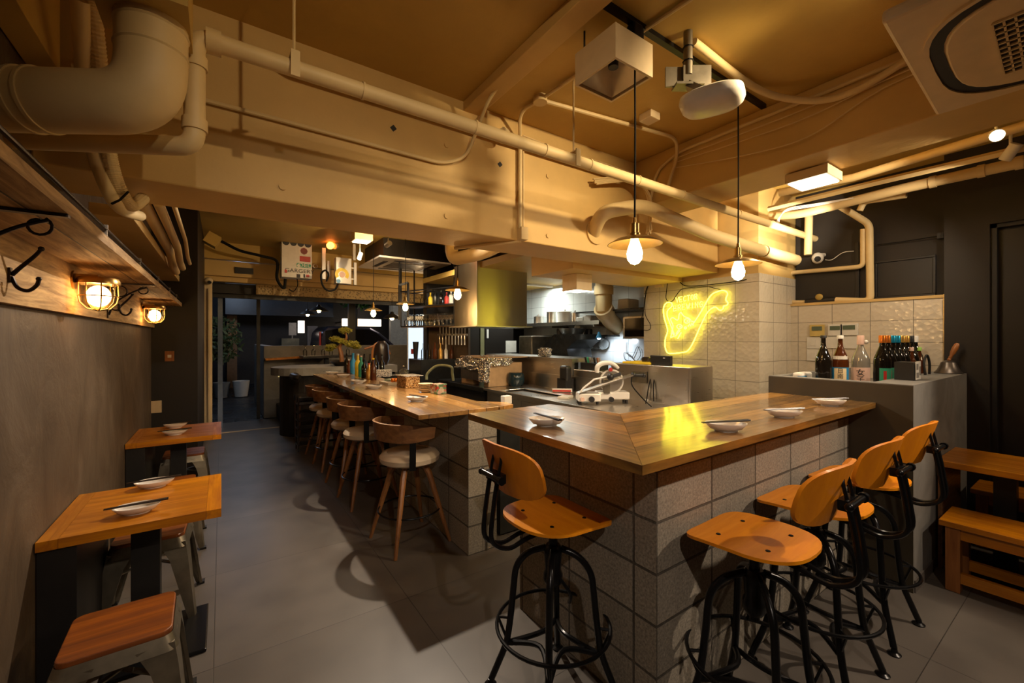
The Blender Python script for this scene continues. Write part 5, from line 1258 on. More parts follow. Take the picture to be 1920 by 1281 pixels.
for u, r, h, m_, lb, ld in ((1010, .09, .12, 'steel', 'small steel pot at the left of the upper shelf', True), (1034, .085, .19, 'steel', 'tall narrow steel pot on the upper shelf', False), (1059, .13, .17, 'whitepl', 'large pale pot with a lid on the upper shelf', True), (1078, .08, .14, 'steel', 'shiny steel pot right of the large pale one', True)):
    q = W(u, 600, x=4.85); pot(4.85, q.y, 1.831, r, h, M[m_], lb, ld)
for k, u in enumerate((1096, 1108)):
    q = W(u, 600, x=4.85); tg(MB().box(4.75, 4.95, q.y - .09, q.y + .09, 1.831, 1.90 + .02 * k).build('food_container', M['whitepl'], bevel=.01), ('left', 'right')[k] + ' one of two pale containers on the upper shelf', 'container')
for k, u in enumerate((1050, 1061, 1072, 1083, 1093, 1104)):
    q = W(u, 610, x=4.9); h_ = (.12, .14, .11, .16, .12, .10)[k]
    tg(MB().lathe([(0, 0), (.055, 0), (.06, h_ * .8), (.05, h_), (0, h_)], (4.9, q.y, 1.611), 16).build('kitchen_jar', M[('lacquer', 'blackmat', 'lacquer', 'whitepl', 'steel', 'blackmat')[k]], smooth=True),
       ('first', 'second', 'third', 'fourth, white', 'fifth, shiny', 'last')[k] + ' jar from the left on the lower kitchen shelf', 'jar', 'jars on the lower kitchen shelf')
for k, u in enumerate((1110, 1124, 1136)):
    q = W(u, 645, x=5.0); t = thing('hanging_pan', ('left', 'middle', 'right')[k] + ' one of three grey saucepans hanging under the lower shelf', 'pan', (4.98, q.y, q.z), 0, 'saucepans hanging on the kitchen wall')
    MB().lathe([(0, -.03), (.075, -.03), (.092, .03), (.088, .03), (.07, -.024), (0, -.024)], (4.96, q.y, q.z), 26, M=Matrix.Rotation(-math.pi / 2, 4, 'Y')).build('pan_body', M['panmetal'], t, smooth=True)
    MB().bar((4.98, q.y, q.z + .09), (5.0, q.y, q.z + .24), .014, .006).build('pan_handle', M['steel'], t)
ko = thing('wall_oven', 'dark microwave oven mounted high on the kitchen wall', 'oven', (4.8, 4.2, 1.8))
a, b_ = W(1168, 590, x=4.62), W(1205, 636, x=4.62)
MB().box(4.62, 5.04, b_.y - .1, a.y, 1.55, 1.86).build('oven_body', M['steel'], ko, bevel=.006)
MB().box(4.61, 4.62, b_.y - .08, a.y - .04, 1.58, 1.83).build('oven_door', M['glassdark'], ko)
tg(MB().box(4.6, 5.049, b_.y - .1, 4.9, 1.95, 1.97).build('upper_wall_shelf', M['darksteel']), 'dark shelf above the wall oven', 'shelf')
tg(MB().box(4.7, 4.95, 3.95, 4.15, 1.971, 2.12).build('white_tub', M['whitepl'], bevel=.02), 'white tub on the shelf above the wall oven', 'tub')
q = [W(1132, 540, x=4.55), W(1132, 580, x=4.55), W(1143, 600, x=4.75), W(1158, 615, x=5.1)]
pipe('flue_duct', 'cream segmented flue duct bending into the kitchen wall', 'duct', [Vector((q[0].x, q[0].y, 2.52)), q[1], q[2], q[3]], .12, n=20, mat=M['creampipe'], bands=((0, .5), (1, .1)))
q = W(1123, 628, x=4.7)
cl = thing('clip_lamp', 'blue clip lamp shining cold light on the kitchen tiles', 'lamp', q)
MB().lathe([(.05, -.05), (.03, .0), (.015, .04), (0, .05)], q, 18).build('lamp_shade', M['blue'], cl, smooth=True)
MB().ball(q + Vector((0, 0, -.045)), .03, 12).build('bulb', M['coldglow'], cl, smooth=True)
lamp('kitchen_clip_light', 'SPOT', q + Vector((0, -.1, -.09)), 22, (.75, .87, 1), .04, (5.05, 4.35, 1.2), 130, .8)
pipe('grey_cable', 'looped thin cable on the bright kitchen tiles', 'cable', crom([W(1175, 642, x=5.03), W(1175, 660, x=5.03), W(1185, 670, x=5.03), W(1195, 650, x=5.03), W(1201, 665, x=5.03), W(1192, 677, x=5.03), W(1180, 665, x=5.03), W(1170, 662, x=5.03), W(1172, 674, x=5.03), W(1183, 676, x=5.03)], 5), .004, n=6, mat=M['cord'])
q = W(1077, 633, x=5.04); t = thing('gas_switch', 'red and grey switch on the kitchen tiles', 'switch', q)
MB().box(5.02, 5.048, q.y - .06, q.y + .06, q.z - .05, q.z + .05).build('plate', M['gunmetal'], t); MB().box(5.01, 5.02, q.y + .02, q.y + .05, q.z - .02, q.z + .03).build('red_button', M['red'], t)
# cutting machine and steel drum at the left of the kitchen
q = W(1040, 660, x=4.4)
mc = thing('grinder_machine', 'dark slanted kitchen machine with a pan on top', 'machine', (4.4, q.y, 0))
side_ = [(q.y - .45, 1.22), (q.y + .40, 1.22), (q.y + .15, 1.45), (q.y - .1, 1.62), (q.y - .55, 1.62), (q.y - .62, 1.54), (q.y - .4, 1.40)]
mb = MB(); A = [mb.bm.verts.new((4.3, y_, z_)) for y_, z_ in side_]; Bq = [mb.bm.verts.new((4.8, y_, z_)) for y_, z_ in side_]
mb.bm.faces.new(A); mb.bm.faces.new(Bq[::-1])
for i in range(len(A)): mb.bm.faces.new([A[i], Bq[i], Bq[(i + 1) % len(A)], A[(i + 1) % len(A)]])
mb.build('machine_body', M['darksteel'], mc)
MB().box(4.25, 4.85, q.y - .7, q.y + .42, 0, 1.22).build('stand', M['steel'], mc)
MB().lathe([(0, 0), (.16, .0), (.22, .09), (.21, .09), (.15, .01), (0, .01)], (4.55, q.y - .25, 1.625), 24).build('pan', M['steel'], mc, smooth=True)
q = W(1002, 655, x=4.4)
tg(MB().box(4.3, 4.9, q.y - .05, q.y + .32, 0, 1.60).build('steel_locker', M['gunmetal'], bevel=.02), 'grey steel unit left of the slanted machine', 'unit')
# fridge/cabinets at the kitchen end
fr = thing('black_cabinet', 'tall black cupboard below the extractor hood', 'cupboard', (4, 6.8, 0))
MB().box(3.47, 4.55, 6.55, 6.88, 0, 2.25).build('cupboard_body', M['darkpanel'], fr)
MB().box(3.49, 3.80, 6.535, 6.55, .1, 2.2).box(3.92, 4.53, 6.535, 6.55, .1, 2.2).build('cupboard_door', M['darkpanel'], fr, bevel=.003)
MB().box(3.82, 3.90, 6.53, 6.55, .1, 2.2).build('pale_stile', plain('pale_green_stile', (.22, .21, .10), .5), fr)
q = W(958, 650, y=6.53)
tg(MB().box(q.x - .12, q.x + .12, 6.525, 6.534, q.z - .11, q.z + .11).build('whiteboard', M['whitepl']), 'small whiteboard on the black cupboard', 'whiteboard')
q = W(914, 625, y=6.53); tg(MB().box(q.x - .02, q.x + .02, 6.52, 6.534, q.z - .09, q.z + .07).build('thermometer', M['white']), 'narrow white thermometer on the black cupboard', 'thermometer')
# kitchen box lamp
q = W(1085, 545, z=1.98); zb_ = H + (V0 - 545) * ((q.x * SN + q.y * CS)) / FPX
Zk = 4.3; Lk = (1082 - U0) / FPX * Zk; kx, ky = SN * Zk + CS * Lk, CS * Zk - SN * Lk; kz = H + (V0 - 546) * Zk / FPX
kl = thing('box_ceiling_light', 'cream cube light with a glowing underside over the kitchen', 'ceiling light', (kx, ky, kz))
MB().box(kx - .105, kx + .105, ky - .105, ky + .105, kz, kz + .16).box(kx - .03, kx + .03, ky - .03, ky + .03, kz + .16, 2.6).build('casing', M['creampl'], kl)
MB().box(kx - .09, kx + .09, ky - .09, ky + .09, kz - .006, kz).build('diffuser', M['panelglow'], kl)

# ============================================================ BAR BACK AND LONG COUNTER ITEMS
# hanging glass rack
ra, rb_ = pos(752, 612, 7.3), pos(852, 612, 6.6)
gr = thing('glass_rack', 'black hanging rack with rows of upside-down glasses', 'rack', (ra.x, ra.y, 1.8))
dr = (rb_ - ra); dr.z = 0; LR = dr.length; dr.normalize(); nr = Vector((-dr.y, dr.x, 0))
zA, zB, zC = H + 24 * 7 / FPX, H + 62 * 7 / FPX, H + 92 * 7 / FPX
def rk(a, b, z): return ra + dr * a + nr * b + Vector((0, 0, z - ra.z))
mb = MB()
for z in (zA, zB, zC):
    mb.bar(rk(0, 0, z), rk(LR, 0, z), .02).bar(rk(0, .3, z), rk(LR, .3, z), .02).bar(rk(0, 0, z), rk(0, .3, z), .02).bar(rk(LR, 0, z), rk(LR, .3, z), .02)
for a in (0, LR): 
    for b in (0, .3): mb.bar(rk(a, b, zA), rk(a, b, 3.05), .02)
mb.build('rack_frame', M['blackmat'], gr)
MB().bar(rk(0, .15, zA - .01), rk(LR, .15, zA - .01), .3, .012).bar(rk(0, .15, zB), rk(LR, .15, zB), .3, .012).build('rack_shelf', M['oldwoodY'], gr)
gp = MB().lathe([(.03, 0), (.036, .05), (.034, .10), (.012, .125), (.005, .135), (.005, .19), (.03, .197), (.03, .2), (0, .2)], (0, 0, 0), 14)
G = tag(gp.build('wine_glass', M['clear'], smooth=True), 'upside-down stem glass standing on the lower board of the hanging rack', 'glass', 'glasses on the hanging rack')
nG = 13; ok = False
ORD = ['first', 'second', 'third', 'fourth', 'fifth', 'sixth', 'seventh', 'eighth', 'ninth', 'tenth', 'eleventh', 'twelfth', 'thirteenth']
G['label'] = 'upside-down stem glass, first from the left in the front row of the hanging rack'
for row in (.07, .2):
    for k in range(nG):
        p = rk(.05 + (LR - .1) * k / (nG - 1), row, zA + .001)
        if not ok: G.location = p; ok = True
        else:
            c = G.copy(); COL.objects.link(c); c.location = p; c['label'] = 'upside-down stem glass, %s from the left in the %s row of the hanging rack' % (ORD[k], 'front' if row < .1 else 'rear')
for k, (a, h_, m_, lb) in enumerate(((.30, .2, 'clear', 'leftmost clear bottle'), (.38, .16, 'clear', 'short clear jar'), (.46, .22, 'yellow', 'yellow bottle'), (.55, .30, 'clear', 'tall clear decanter'), (.66, .26, 'glassdark', 'dark slim bottle'), (.76, .20, 'red', 'dark red bottle'), (.84, .24, 'paperw', 'white labelled bottle'), (.93, .18, 'clear', 'rightmost clear bottle'))):
    p = rk(LR * a, .14, zB + .008)
    tg(MB().lathe([(0, 0), (.035, 0), (.035, h_ * .6), (.013, h_ * .75), (.013, h_), (0, h_)], p, 16).build('rack_bottle', M[m_], smooth=True), lb + ' on the top board of the hanging rack', 'bottle', 'bottles on top of the hanging rack')
# taps on a brown panel
ta, tb_ = pos(808, 600, 7.4), pos(872, 690, 7.1)
tp_ = thing('beer_tap_panel', 'dark brown panel with a row of chrome beer taps', 'beer taps', (ta.x, ta.y, 1.5))
MB().bar(pos(806, 640, 7.35), pos(880, 640, 7.0), .06, .9).build('tap_panel', plain('tap_panel_brown', (.06, .035, .018), .4), tp_)
for k in range(9):
    q = pos(826 + 5.8 * k, 628, 7.1 - .045 * k); fwd = Vector((-SN, -CS, 0))
    MB().tube(crom([q, q + fwd * .05, q + fwd * .08 + Vector((0, 0, -.06)), q + fwd * .09 + Vector((0, 0, -.16))], 4), .010, 8).tube([q + fwd * .04, q + fwd * .045 + Vector((0, 0, .14))], [.008, .015], 8).build('tap', M['steel'], tp_, smooth=True)
MB().tube([pos(822, 628, 7.14), pos(876, 628, 6.66)], .02, 10).build('tap_rail', M['steel'], tp_, smooth=True)
# spirit bottles on the bar unit
base_b = 1.221
for k, (u, h_, m_, r_) in enumerate(((784, .26, 'clear', .035), (793, .24, 'clear', .03), (800, .27, 'glassbrown', .035), (808, .26, 'goldcap', .034), (817, .24, 'paperw', .03), (825, .22, 'glassbrown', .033))):
    q = pos(u, 680, 6.9); q.z = base_b
    q = Vector((2.68 + .10 * k, 6.40, base_b))
    tg(MB().lathe([(0, 0), (r_, 0), (r_, h_ * .55), (.012, h_ * .72), (.012, h_), (0, h_)], q, 16).build('spirit_bottle', M[m_], smooth=True), ('clear bottle at the left end', 'second clear bottle', 'brown bottle', 'amber bottle', 'pale bottle', 'brown bottle at the right end')[k] + ' of the bar unit', 'bottle', 'spirit bottles on the bar unit')
q = Vector((2.55 + .08, 6.6, base_b)); tg(MB().lathe([(0, 0), (.03, 0), (.05, .28), (.045, .28), (.025, .01), (0, .01)], q, 12).build('black_vase', M['blackmat'], smooth=True), 'black flared cup of straws on the bar unit', 'cup')
q = Vector((3.34, 6.62, base_b)); tg(MB().cyl(q, q + Vector((0, 0, .2)), .07, n=24).build('steel_canister', M['steel'], smooth=True), 'steel canister on the bar unit by the taps', 'canister')
# lit fridge and street window light behind the bar
q = pos(787, 640, 8.6)
lf = thing('glass_door_fridge', 'brightly lit glass door fridge behind the bar', 'fridge', (q.x, q.y, 0))
MB().cbox((q.x, q.y, 1.0), .42, .4, 2.0, -YAW).build('fridge_body', M['whitepl'], lf)
fw = Vector((-SN, -CS, 0)); c_ = Vector((q.x, q.y, 1.2)) + fw * .205
MB().cbox(c_, .36, .006, 1.4, -YAW).build('lit_door', emis('fridge_glow', (.72, .86, 1), 1.3), lf)
for k in range(3): MB().cbox(c_ + fw * .01 + Vector((-.08 + .05 * k, 0, .1 - .2 * k)), .1, .01, .1, -YAW).build('door_sticker', M[('red', 'blue', 'green')[k]], lf)
# dried bouquet / arching handles: vase with driftwood
q = pos(748, 664, 7.4); q.z = 1.092; q.x = min(q.x, 2.3); q.y = max(min(q.y, 7.9), 7.5)
dv_ = thing('driftwood_ornament', 'dark pot with arching driftwood at the end of the far counter', 'ornament', q)
MB().lathe([(0, 0), (.1, 0), (.14, .1), (.12, .35), (.06, .42), (0, .42)], q + Vector((0.05, 0, .0)), 18).build('pot', M['lacquer'], dv_, smooth=True)
MB().tube(crom([q + Vector((-.12, 0, .0)), q + Vector((-.10, 0, .28)), q + Vector((-.02, 0, .38)), q + Vector((.14, 0, .30)), q + Vector((.2, 0, .18))], 6), .02, 8).tube(crom([q + Vector((-.25, 0, .28)), q + Vector((-.1, 0, .33)), q + Vector((.05, 0, .4))], 5), .018, 8).build('driftwood', M['benchz'], dv_, smooth=True)
# curved grey counter with the bonsai
cc_ = pos(600, 690, 7.6)
zcn = 1.09
cg = thing('curved_counter', 'grey round-ended counter beyond the long counter', 'counter', (cc_.x, cc_.y, 0))
P = []
for k in range(17):
    a = math.pi / 2 + math.pi * k / 16; P.append((1.15 + .5 * math.cos(a), 7.75 + .5 * math.sin(a)))
P += [(2.55, 7.25), (2.55, 8.25)]
MB().prism(P, .97, zcn).build('counter_slab', M['concrete'], cg)
MB().prism([(1.15 + (x - 1.15) * .75 if x < 1.2 else x, 7.75 + (y - 7.75) * .75) for x, y in P], 0, .97).build('counter_base', M['darkwall'], cg)
bz = pos(646, 690, 7.3)
bo = thing('bonsai', 'bonsai tree with yellow-green pads in a flat dark bowl', 'bonsai', (bz.x, bz.y, zcn)); bx_, by_ = bz.x, bz.y
k7 = 7.3 / FPX
def bpx(u, v): return Vector((bx_ + CS * (u - 646) * k7, by_ - SN * (u - 646) * k7, H + (V0 - v) * k7))
MB().lathe([(0, 0), (.16, 0), (.24, .07), (.23, .075), (.15, .03), (0, .05)], (bx_, by_, zcn + .001), 28).build('bowl', M['lacquer'], bo, smooth=True)
MB().tube(crom([bpx(641, 680), bpx(640, 665), bpx(637, 650), bpx(645, 640), bpx(650, 633), bpx(647, 622)], 5), [.035 * (1 - i / 34) + .006 for i in range(26)], 8).tube(crom([bpx(638, 655), bpx(628, 650), bpx(622, 652)], 5), .01, 6).tube(crom([bpx(645, 641), bpx(658, 647), bpx(665, 650)], 5), .01, 6).build('trunk', M['oakleg'], bo, smooth=True)
M['bonsai'] = plain('bonsai_leaf', (.30, .27, .03), .6)
for k, (u, v, r_) in enumerate(((647, 620, .115), (628, 636, .10), (641, 640, .09), (660, 645, .12), (668, 650, .08), (622, 650, .10), (617, 655, .07))):
    blobtree('x', bpx(u, v), r_, 450, None, .022, 20 + k, .5).build('foliage_pad', M['bonsai'], bo)
# bottles etc on the long counter (x 1.3-1.7)
def cb_bottle(u, v, Z, h, r, mat, label, cap=None, nm='counter_bottle', cat='bottle'):
    L = (u - U0) / FPX * Z; x, y = SN * Z + CS * L, CS * Z - SN * L
    t = thing(nm, label, cat, (x, y, 1.046), 0, 'bottles at the far end of the long counter')
    MB().lathe([(0, 0), (r, 0), (r, h * .58), (r * .4, h * .74), (r * .38, h * .93), (0, h * .93)], (x, y, 1.046), 18).build('bottle_body', M[mat], t, smooth=True)
    MB().lathe([(0, h), (r * .42, h), (r * .42, h * .93), (0, h * .93)], (x, y, 1.046), 14).build('cap', M[cap or 'blackmat'], t, smooth=True)
for a in ((662, 0, 6.0, .30, .04, 'blue', 'bright blue bottle on the long counter', 'blue'), (671, 0, 5.75, .30, .04, 'yellow', 'yellow bottle right of the blue one', 'paperw'), (677, 0, 5.6, .28, .035, 'green', 'green bottle behind the dark one', 'pink'),
          (683, 0, 5.4, .25, .036, 'glassdark', 'dark round-shouldered bottle on the long counter', 'blackmat'), (692, 0, 5.25, .20, .038, 'goldcap', 'amber bottle with a red cap on the long counter', 'red'),
          (700, 0, 5.15, .27, .036, 'glassbrown', 'dark red bottle with a yellow cap on the long counter', 'yellow'), (654, 0, 6.2, .20, .03, 'glassbrown', 'small soy sauce bottle next to the bonsai', 'paperw')):
    cb_bottle(a[0], 0, a[2], a[3], a[4], a[5], a[6], a[7])
# row of stem glasses' rims: glass tray of dark bottles behind
for k in range(7):
    q = Vector((1.98 + .0 * k, 6.62 - .0 * k, 0)); u = 650 + 11 * k; Z = 6.9 - .06 * k; q = pos(u, 664, Z)
    tg(MB().lathe([(0, 0), (.038, 0), (.038, .2), (.014, .26), (.013, .34), (0, .34)], (q.x, q.y, 0.97), 14).build('chilled_bottle', M['glassdark'], smooth=True), ORD[k] + ' dark bottle from the left in the row behind the long counter', 'bottle', 'row of dark bottles behind the long counter')
q = pos(690, 690, 6.75); tg(MB().cbox((q.x, q.y, .93), 1.1, .3, .078, -.55).cbox((q.x, q.y, .445), .9, .2, .89, -.55).build('bottle_ledge', M['darksteel']), 'dark ledge carrying the row of bottles behind the long counter', 'ledge')
def onA(u, v): return W(u, v, z=1.046)
q = onA(716, 706); t = thing('patterned_box', 'white and black patterned basket on the long counter', 'basket', q)
vo = NT('speckled'); f = vo.n('ShaderNodeTexVoronoi'); f.inputs['Scale'].default_value = 60; vo.l(vo.coord(), f.inputs['Vector']); vo.setp(Base_Color=vo.ramp(f.outputs['Distance'], [(.3, (.03, .025, .03)), (.5, (.7, .66, .6))]), Roughness=.4); M['speck'] = vo.m
MB().cbox((q.x + .02, q.y, 1.09), .20, .14, .085, -.5).build('basket_body', M['speck'], t)
q = onA(735, 720); t = thing('snack_tray', 'low tray with snack packs and oranges on the long counter', 'tray', q)
MB().cbox((q.x, q.y, 1.06), .2, .24, .028, .1).build('tray_body', M['paperw'], t)
for k in range(3):
    MB().ball((q.x + .03 * k - .02, q.y - .08, 1.095), .024, 12).build('orange_fruit', M['orangecap'], t, smooth=True)
MB().cbox((q.x + .02, q.y + .05, 1.088), .14, .1, .02, .3).build('green_packet', plain('pale_green_pack', (.35, .42, .3), .5), t)
q = onA(766, 727)
vo = NT('snackprint'); f = vo.n('ShaderNodeTexVoronoi'); f.inputs['Scale'].default_value = 70; vo.l(vo.coord(), f.inputs['Vector']); vo.setp(Base_Color=vo.ramp(f.outputs['Distance'], [(.3, (.04, .015, .01)), (.5, (.45, .2, .03)), (.7, (.6, .4, .2))]), Roughness=.35); M['snack'] = vo.m
t = thing('snack_box', 'dark box with an amber speckled print and open lid on the long counter', 'box', q)
MB().cbox((q.x + .02, q.y + .06, 1.105), .16, .2, .115, .1).build('box_body', M['snack'], t)
MB().cbox((q.x + .03, q.y + .06, 1.168), .2, .24, .006, .1).build('box_lid', M['speck'], t)
q = onA(757, 712); t = thing('cloche', 'small glass cloche behind the snack box', 'cloche', q)
MB().lathe([(.075, 0), (.075, .09), (.06, .12), (.02, .135), (.006, .14), (.012, .155), (0, .16)], (q.x, q.y, 1.046), 22).build('dome', M['clear'], t, smooth=True)
MB().ball((q.x, q.y, 1.21), .012, 10).build('knob', M['steel'], t, smooth=True)
q = onA(798, 735)
for k in range(5):
    tg(MB().lathe([(0, 0), (.035, 0), (.068, .014), (.07, .017), (.066, .017), (.034, .004), (0, .004)], (q.x, q.y, 1.046 + .016 * k), 24).build('small_dish', M['creampl'], smooth=True),
       ('lowest', 'second', 'middle', 'fourth', 'topmost')[k] + ' small dish of the stack on the long counter', 'dish', 'stack of small dishes on the long counter')
q = onA(822, 738); t = thing('patterned_tin', 'square red and white patterned tin tied with string on the long counter', 'tin', q)
vo = NT('redprint'); f = vo.n('ShaderNodeTexVoronoi'); f.inputs['Scale'].default_value = 45; vo.l(vo.coord(), f.inputs['Vector']); vo.setp(Base_Color=vo.ramp(f.outputs['Color'], [(.3, (.4, .04, .03)), (.5, (.55, .5, .38)), (.7, (.1, .2, .1))]), Roughness=.4); M['redprint'] = vo.m
MB().cbox((q.x, q.y, 1.088), .10, .12, .083, .1).build('tin_body', M['redprint'], t, bevel=.004)
MB().cbox((q.x, q.y, 1.132), .104, .124, .008, .1).build('tin_lid', M['redprint'], t)
q = W(905, 748, z=1.0); tg(MB().cbox((1.95, 2.92, .99), .07, .05, .05).cbox((1.95, 2.92, .48), .3, .3, .93).build('salt_box', M['darksteel']), 'dark low cupboard standing behind the long counter', 'cupboard')
tg(MB().cbox((1.93, 2.88, 1.05), .075, .055, .065).build('paper_box', M['paperw'], bevel=.004), 'tiny cream box standing behind the near end of the long counter', 'box')
# arched faucet pipe and mirror-like tank behind the counter
tg(MB().tube(crom([W(800, 712, y=6.0), W(802, 700, y=6.0), W(820, 686, y=5.9), W(845, 688, y=5.7), W(848, 700, y=5.7), W(850, 714, y=5.7)], 6), .02, 10).build('bent_pipe', plain('pale_green_pipe', (.35, .36, .2), .4), smooth=True), 'pale bent pipe rail behind the long counter', 'pipe')
# table and ledge by the front half wall
tg(MB().bar(W(497, 674, y=9.41), W(575, 668, y=9.41) + Vector((.4, 0, 0)), .20, .04).build('wooden_ledge', M['benchwood']), 'pale wooden ledge on the low concrete wall', 'ledge')
q = pos(612, 665, 8.35); t = thing('far_table', 'dark square table set with glasses at the shop front', 'table', (q.x, q.y, 0))
MB().cbox((q.x, q.y, 1.2), .9, .5, .04).build('tabletop', M['darkpanel'], t); MB().cbox((q.x, q.y, .59), .08, .08, 1.18).build('post', M['blackmat'], t)
for k in range(6):
    g_ = G.copy(); COL.objects.link(g_); g_.location = (q.x - .4 + .16 * k, q.y - .1 + .08 * (k % 2), 1.222); g_['label'] = ORD[k] + ' stem glass from the left on the far dark table'; g_['group'] = 'glasses on the far table'
q = pos(620, 680, 8.2); tg(MB().box(1.2, 2.2, 8.5, 8.9, .28, .6).build('timber_bench', M['darkwall']), 'low dark timber bench on the platform', 'bench')
q = W(527, 702, y=9.49); tg(MB().box(q.x - .05, q.x + .05, 9.47, 9.499, q.z - .05, q.z + .05).build('lit_socket', emis('small_glow', (1, .75, .3), .6)), 'small lit socket low on the concrete wall', 'socket')

# ============================================================ BACK ROOM OVERHEAD
# fuse box with stickers (facing the viewer, perpendicular to y)
a, b_ = W(528, 446, y=7.6), W(585, 523, y=7.6)
pbx = thing('sticker_box', 'cream water heater box covered in brewery stickers', 'heater', (a.x, 7.6, a.z))
zt_, zb = a.z, b_.z
MB().box(a.x, b_.x, 7.6, 7.85, zb, zt_).build('casing', M['whitepl'], pbx, bevel=.004)
wd = b_.x - a.x
for k in range(4):
    MB().cyl((a.x + wd * (.14 + .24 * k), 7.599, zt_ - .06), (a.x + wd * (.14 + .24 * k), 7.594, zt_ - .06), .05, n=20).build('vent', M['blackmat'], pbx)
def stick(u0, v0, u1, v1, mat, nm='sticker', y=7.597):
    p, q_ = W(u0, v0, y=y), W(u1, v1, y=y); MB().box(p.x, q_.x, y - .003, y, q_.z, p.z).build(nm, mat, pbx); return p, q_
stick(559, 464, 581, 478, M['paperw']); stick(562, 480, 582, 492, M['red']); stick(556, 493, 583, 503, M['green']); stick(531, 503, 584, 514, M['paperw'])
stick(556, 514, 563, 521, M['ink']); stick(569, 514, 572, 521, M['ink']); stick(574, 515, 580, 520, M['red'])
c_ = W(570, 471, y=7.59); MB().cyl((c_.x, 7.594, c_.z), (c_.x, 7.591, c_.z), .055, n=8).build('sticker_emblem', plain('maroon', (.2, .03, .02), .5), pbx)
c_ = W(573, 498, y=7.59); text_mesh('sticker_text', 'COEDO', .085, M['paperw'], pbx, face_my((c_.x, 7.592, c_.z)), sx=1.25)
c_ = W(559, 498, y=7.59); MB().cyl((c_.x + .01, 7.594, c_.z), (c_.x + .01, 7.591, c_.z), .025, n=12).build('sticker_emblem', M['paperw'], pbx)
c_ = W(562, 508.5, y=7.59); text_mesh('sticker_text', 'GARGERY', .085, M['ink'], pbx, face_my((c_.x, 7.592, c_.z)), sx=1.15)
c_ = W(536, 508.5, y=7.59); MB().cbox((c_.x, 7.592, c_.z), .035, .003, .05).build('sticker_emblem', M['red'], pbx)
MB().tube(crom([W(557, 523, y=7.7), W(558, 535, y=7.7), W(551, 546, y=7.7), W(542, 543, y=7.7)], 5), .008, 6).tube(crom([W(535, 523, y=7.7), W(533, 540, y=7.7), W(526, 535, y=7.7), W(519, 520, y=7.7), W(519, 490, y=7.7), W(490, 480, y=7.7), W(450, 470, y=7.7), W(420, 455, y=7.7), W(400, 445, y=7.7)], 5), .022, 8).build('leads', M['cord'], pbx, smooth=True)
a, b_ = W(630, 482, y=7.0), W(659, 533, y=7.0)
wl_ = thing('white_heater', 'white wall heater with a yellow arched emblem sticker', 'heater', (a.x, 7.0, a.z))
MB().box(a.x, b_.x, 7.0, 7.14, b_.z, a.z).build('casing', M['white'], wl_, bevel=.006)
c_ = W(641.5, 515, y=6.99)
mb = MB(); n = 20
for k in range(n):
    a0, a1 = math.radians(-35 + 250 * k / n), math.radians(-35 + 250 * (k + 1) / n)
    P = [(c_.x + r_ * math.cos(t_), 6.996, c_.z + r_ * math.sin(t_)) for r_, t_ in ((.055, a0), (.105, a0), (.105, a1), (.055, a1))]
    A = [mb.bm.verts.new(p) for p in P]; Bq = [mb.bm.verts.new((p[0], 6.999, p[2])) for p in P]
    mb.bm.faces.new(A); mb.bm.faces.new(Bq[::-1])
mb.build('arched_emblem', M['yellow'], wl_)
MB().cyl((c_.x, 6.999, c_.z), (c_.x, 6.995, c_.z), .045, n=20).build('emblem_centre', M['pink'], wl_)
c2_ = W(635, 527, y=6.99); MB().cyl((c2_.x, 6.999, c2_.z), (c2_.x, 6.995, c2_.z), .032, n=18).build('blue_emblem', M['blue'], wl_)
MB().tube(crom([W(634, 532, y=7.05), W(628, 543, y=7.05), W(615, 545, y=7.05), W(605, 535, y=7.05), W(602, 515, y=7.05), W(610, 507, y=7.05), W(616, 515, y=7.05), W(612, 528, y=7.05)], 6), .014, 8).build('lead', M['cord'], wl_, smooth=True)
MB().box(b_.x, b_.x + .09, 7.06, 7.08, a.z - .15, a.z - .13).box(b_.x, b_.x + .09, 7.06, 7.08, b_.z + .08, b_.z + .1).box(b_.x + .05, b_.x + .09, 7.04, 7.1, b_.z, a.z - .05).build('mount_rails', M['white'], wl_)
MB().box(b_.x + .05, b_.x + .09, 7.1, 7.14, a.z, 3.09).build('drop_rod', M['whitepl'], wl_)
q = W(620, 460, y=7.2)
rl = thing('red_lamp', 'small glowing amber red lamp under the ceiling', 'lamp', q)
MB().cyl(q, q + Vector((0, .05, 0)), .055, n=20).build('lamp_glass', M['redglow'], rl, smooth=True)
MB().cyl(q + Vector((.06, .03, 0)), q + Vector((.10, .06, .02)), .05, n=18).box(q.x - .03, q.x + .03, 7.24, 7.3, q.z, 3.09).build('lamp_housing', M['creampipe'], rl, smooth=True)
q = W(608, 500, y=7.3); tg(MB().box(q.x - .03, q.x + .02, 7.3, 7.36, q.z - .2, q.z + .3).box(q.x + .05, q.x + .09, 7.3, 7.36, q.z - .15, q.z + .1).build('breaker_box', M['whitepl']), 'narrow white breaker strips left of the white heater', 'breaker')
q = W(391, 527, y=8.2); t = thing('security_camera', 'small cream security camera on the entrance post', 'camera', q)
MB().ball(q + Vector((0, 0, 0)), .06, 16).build('housing', M['creampl'], t, smooth=True); MB().cyl(q + Vector((.01, -.05, -.02)), q + Vector((.015, -.07, -.03)), .025, n=12).build('lens', M['blackmat'], t, smooth=True)
q = W(458, 508, y=8.34); tg(MB().box(q.x - .13, q.x + .13, 8.32, 8.349, q.z - .05, q.z + .05).build('slot_vent', M['darkwall']), 'long narrow slot vent on the cream box beam', 'vent')
q = W(395, 450, y=7.4); tg(MB().cbox((q.x + .02, 7.4, q.z), .16, .2, .16, 0, 0, .5).build('tilted_speaker', M['ceil']), 'small tilted cream speaker under the beam at the left', 'speaker')
q = W(470, 512, y=8.3)
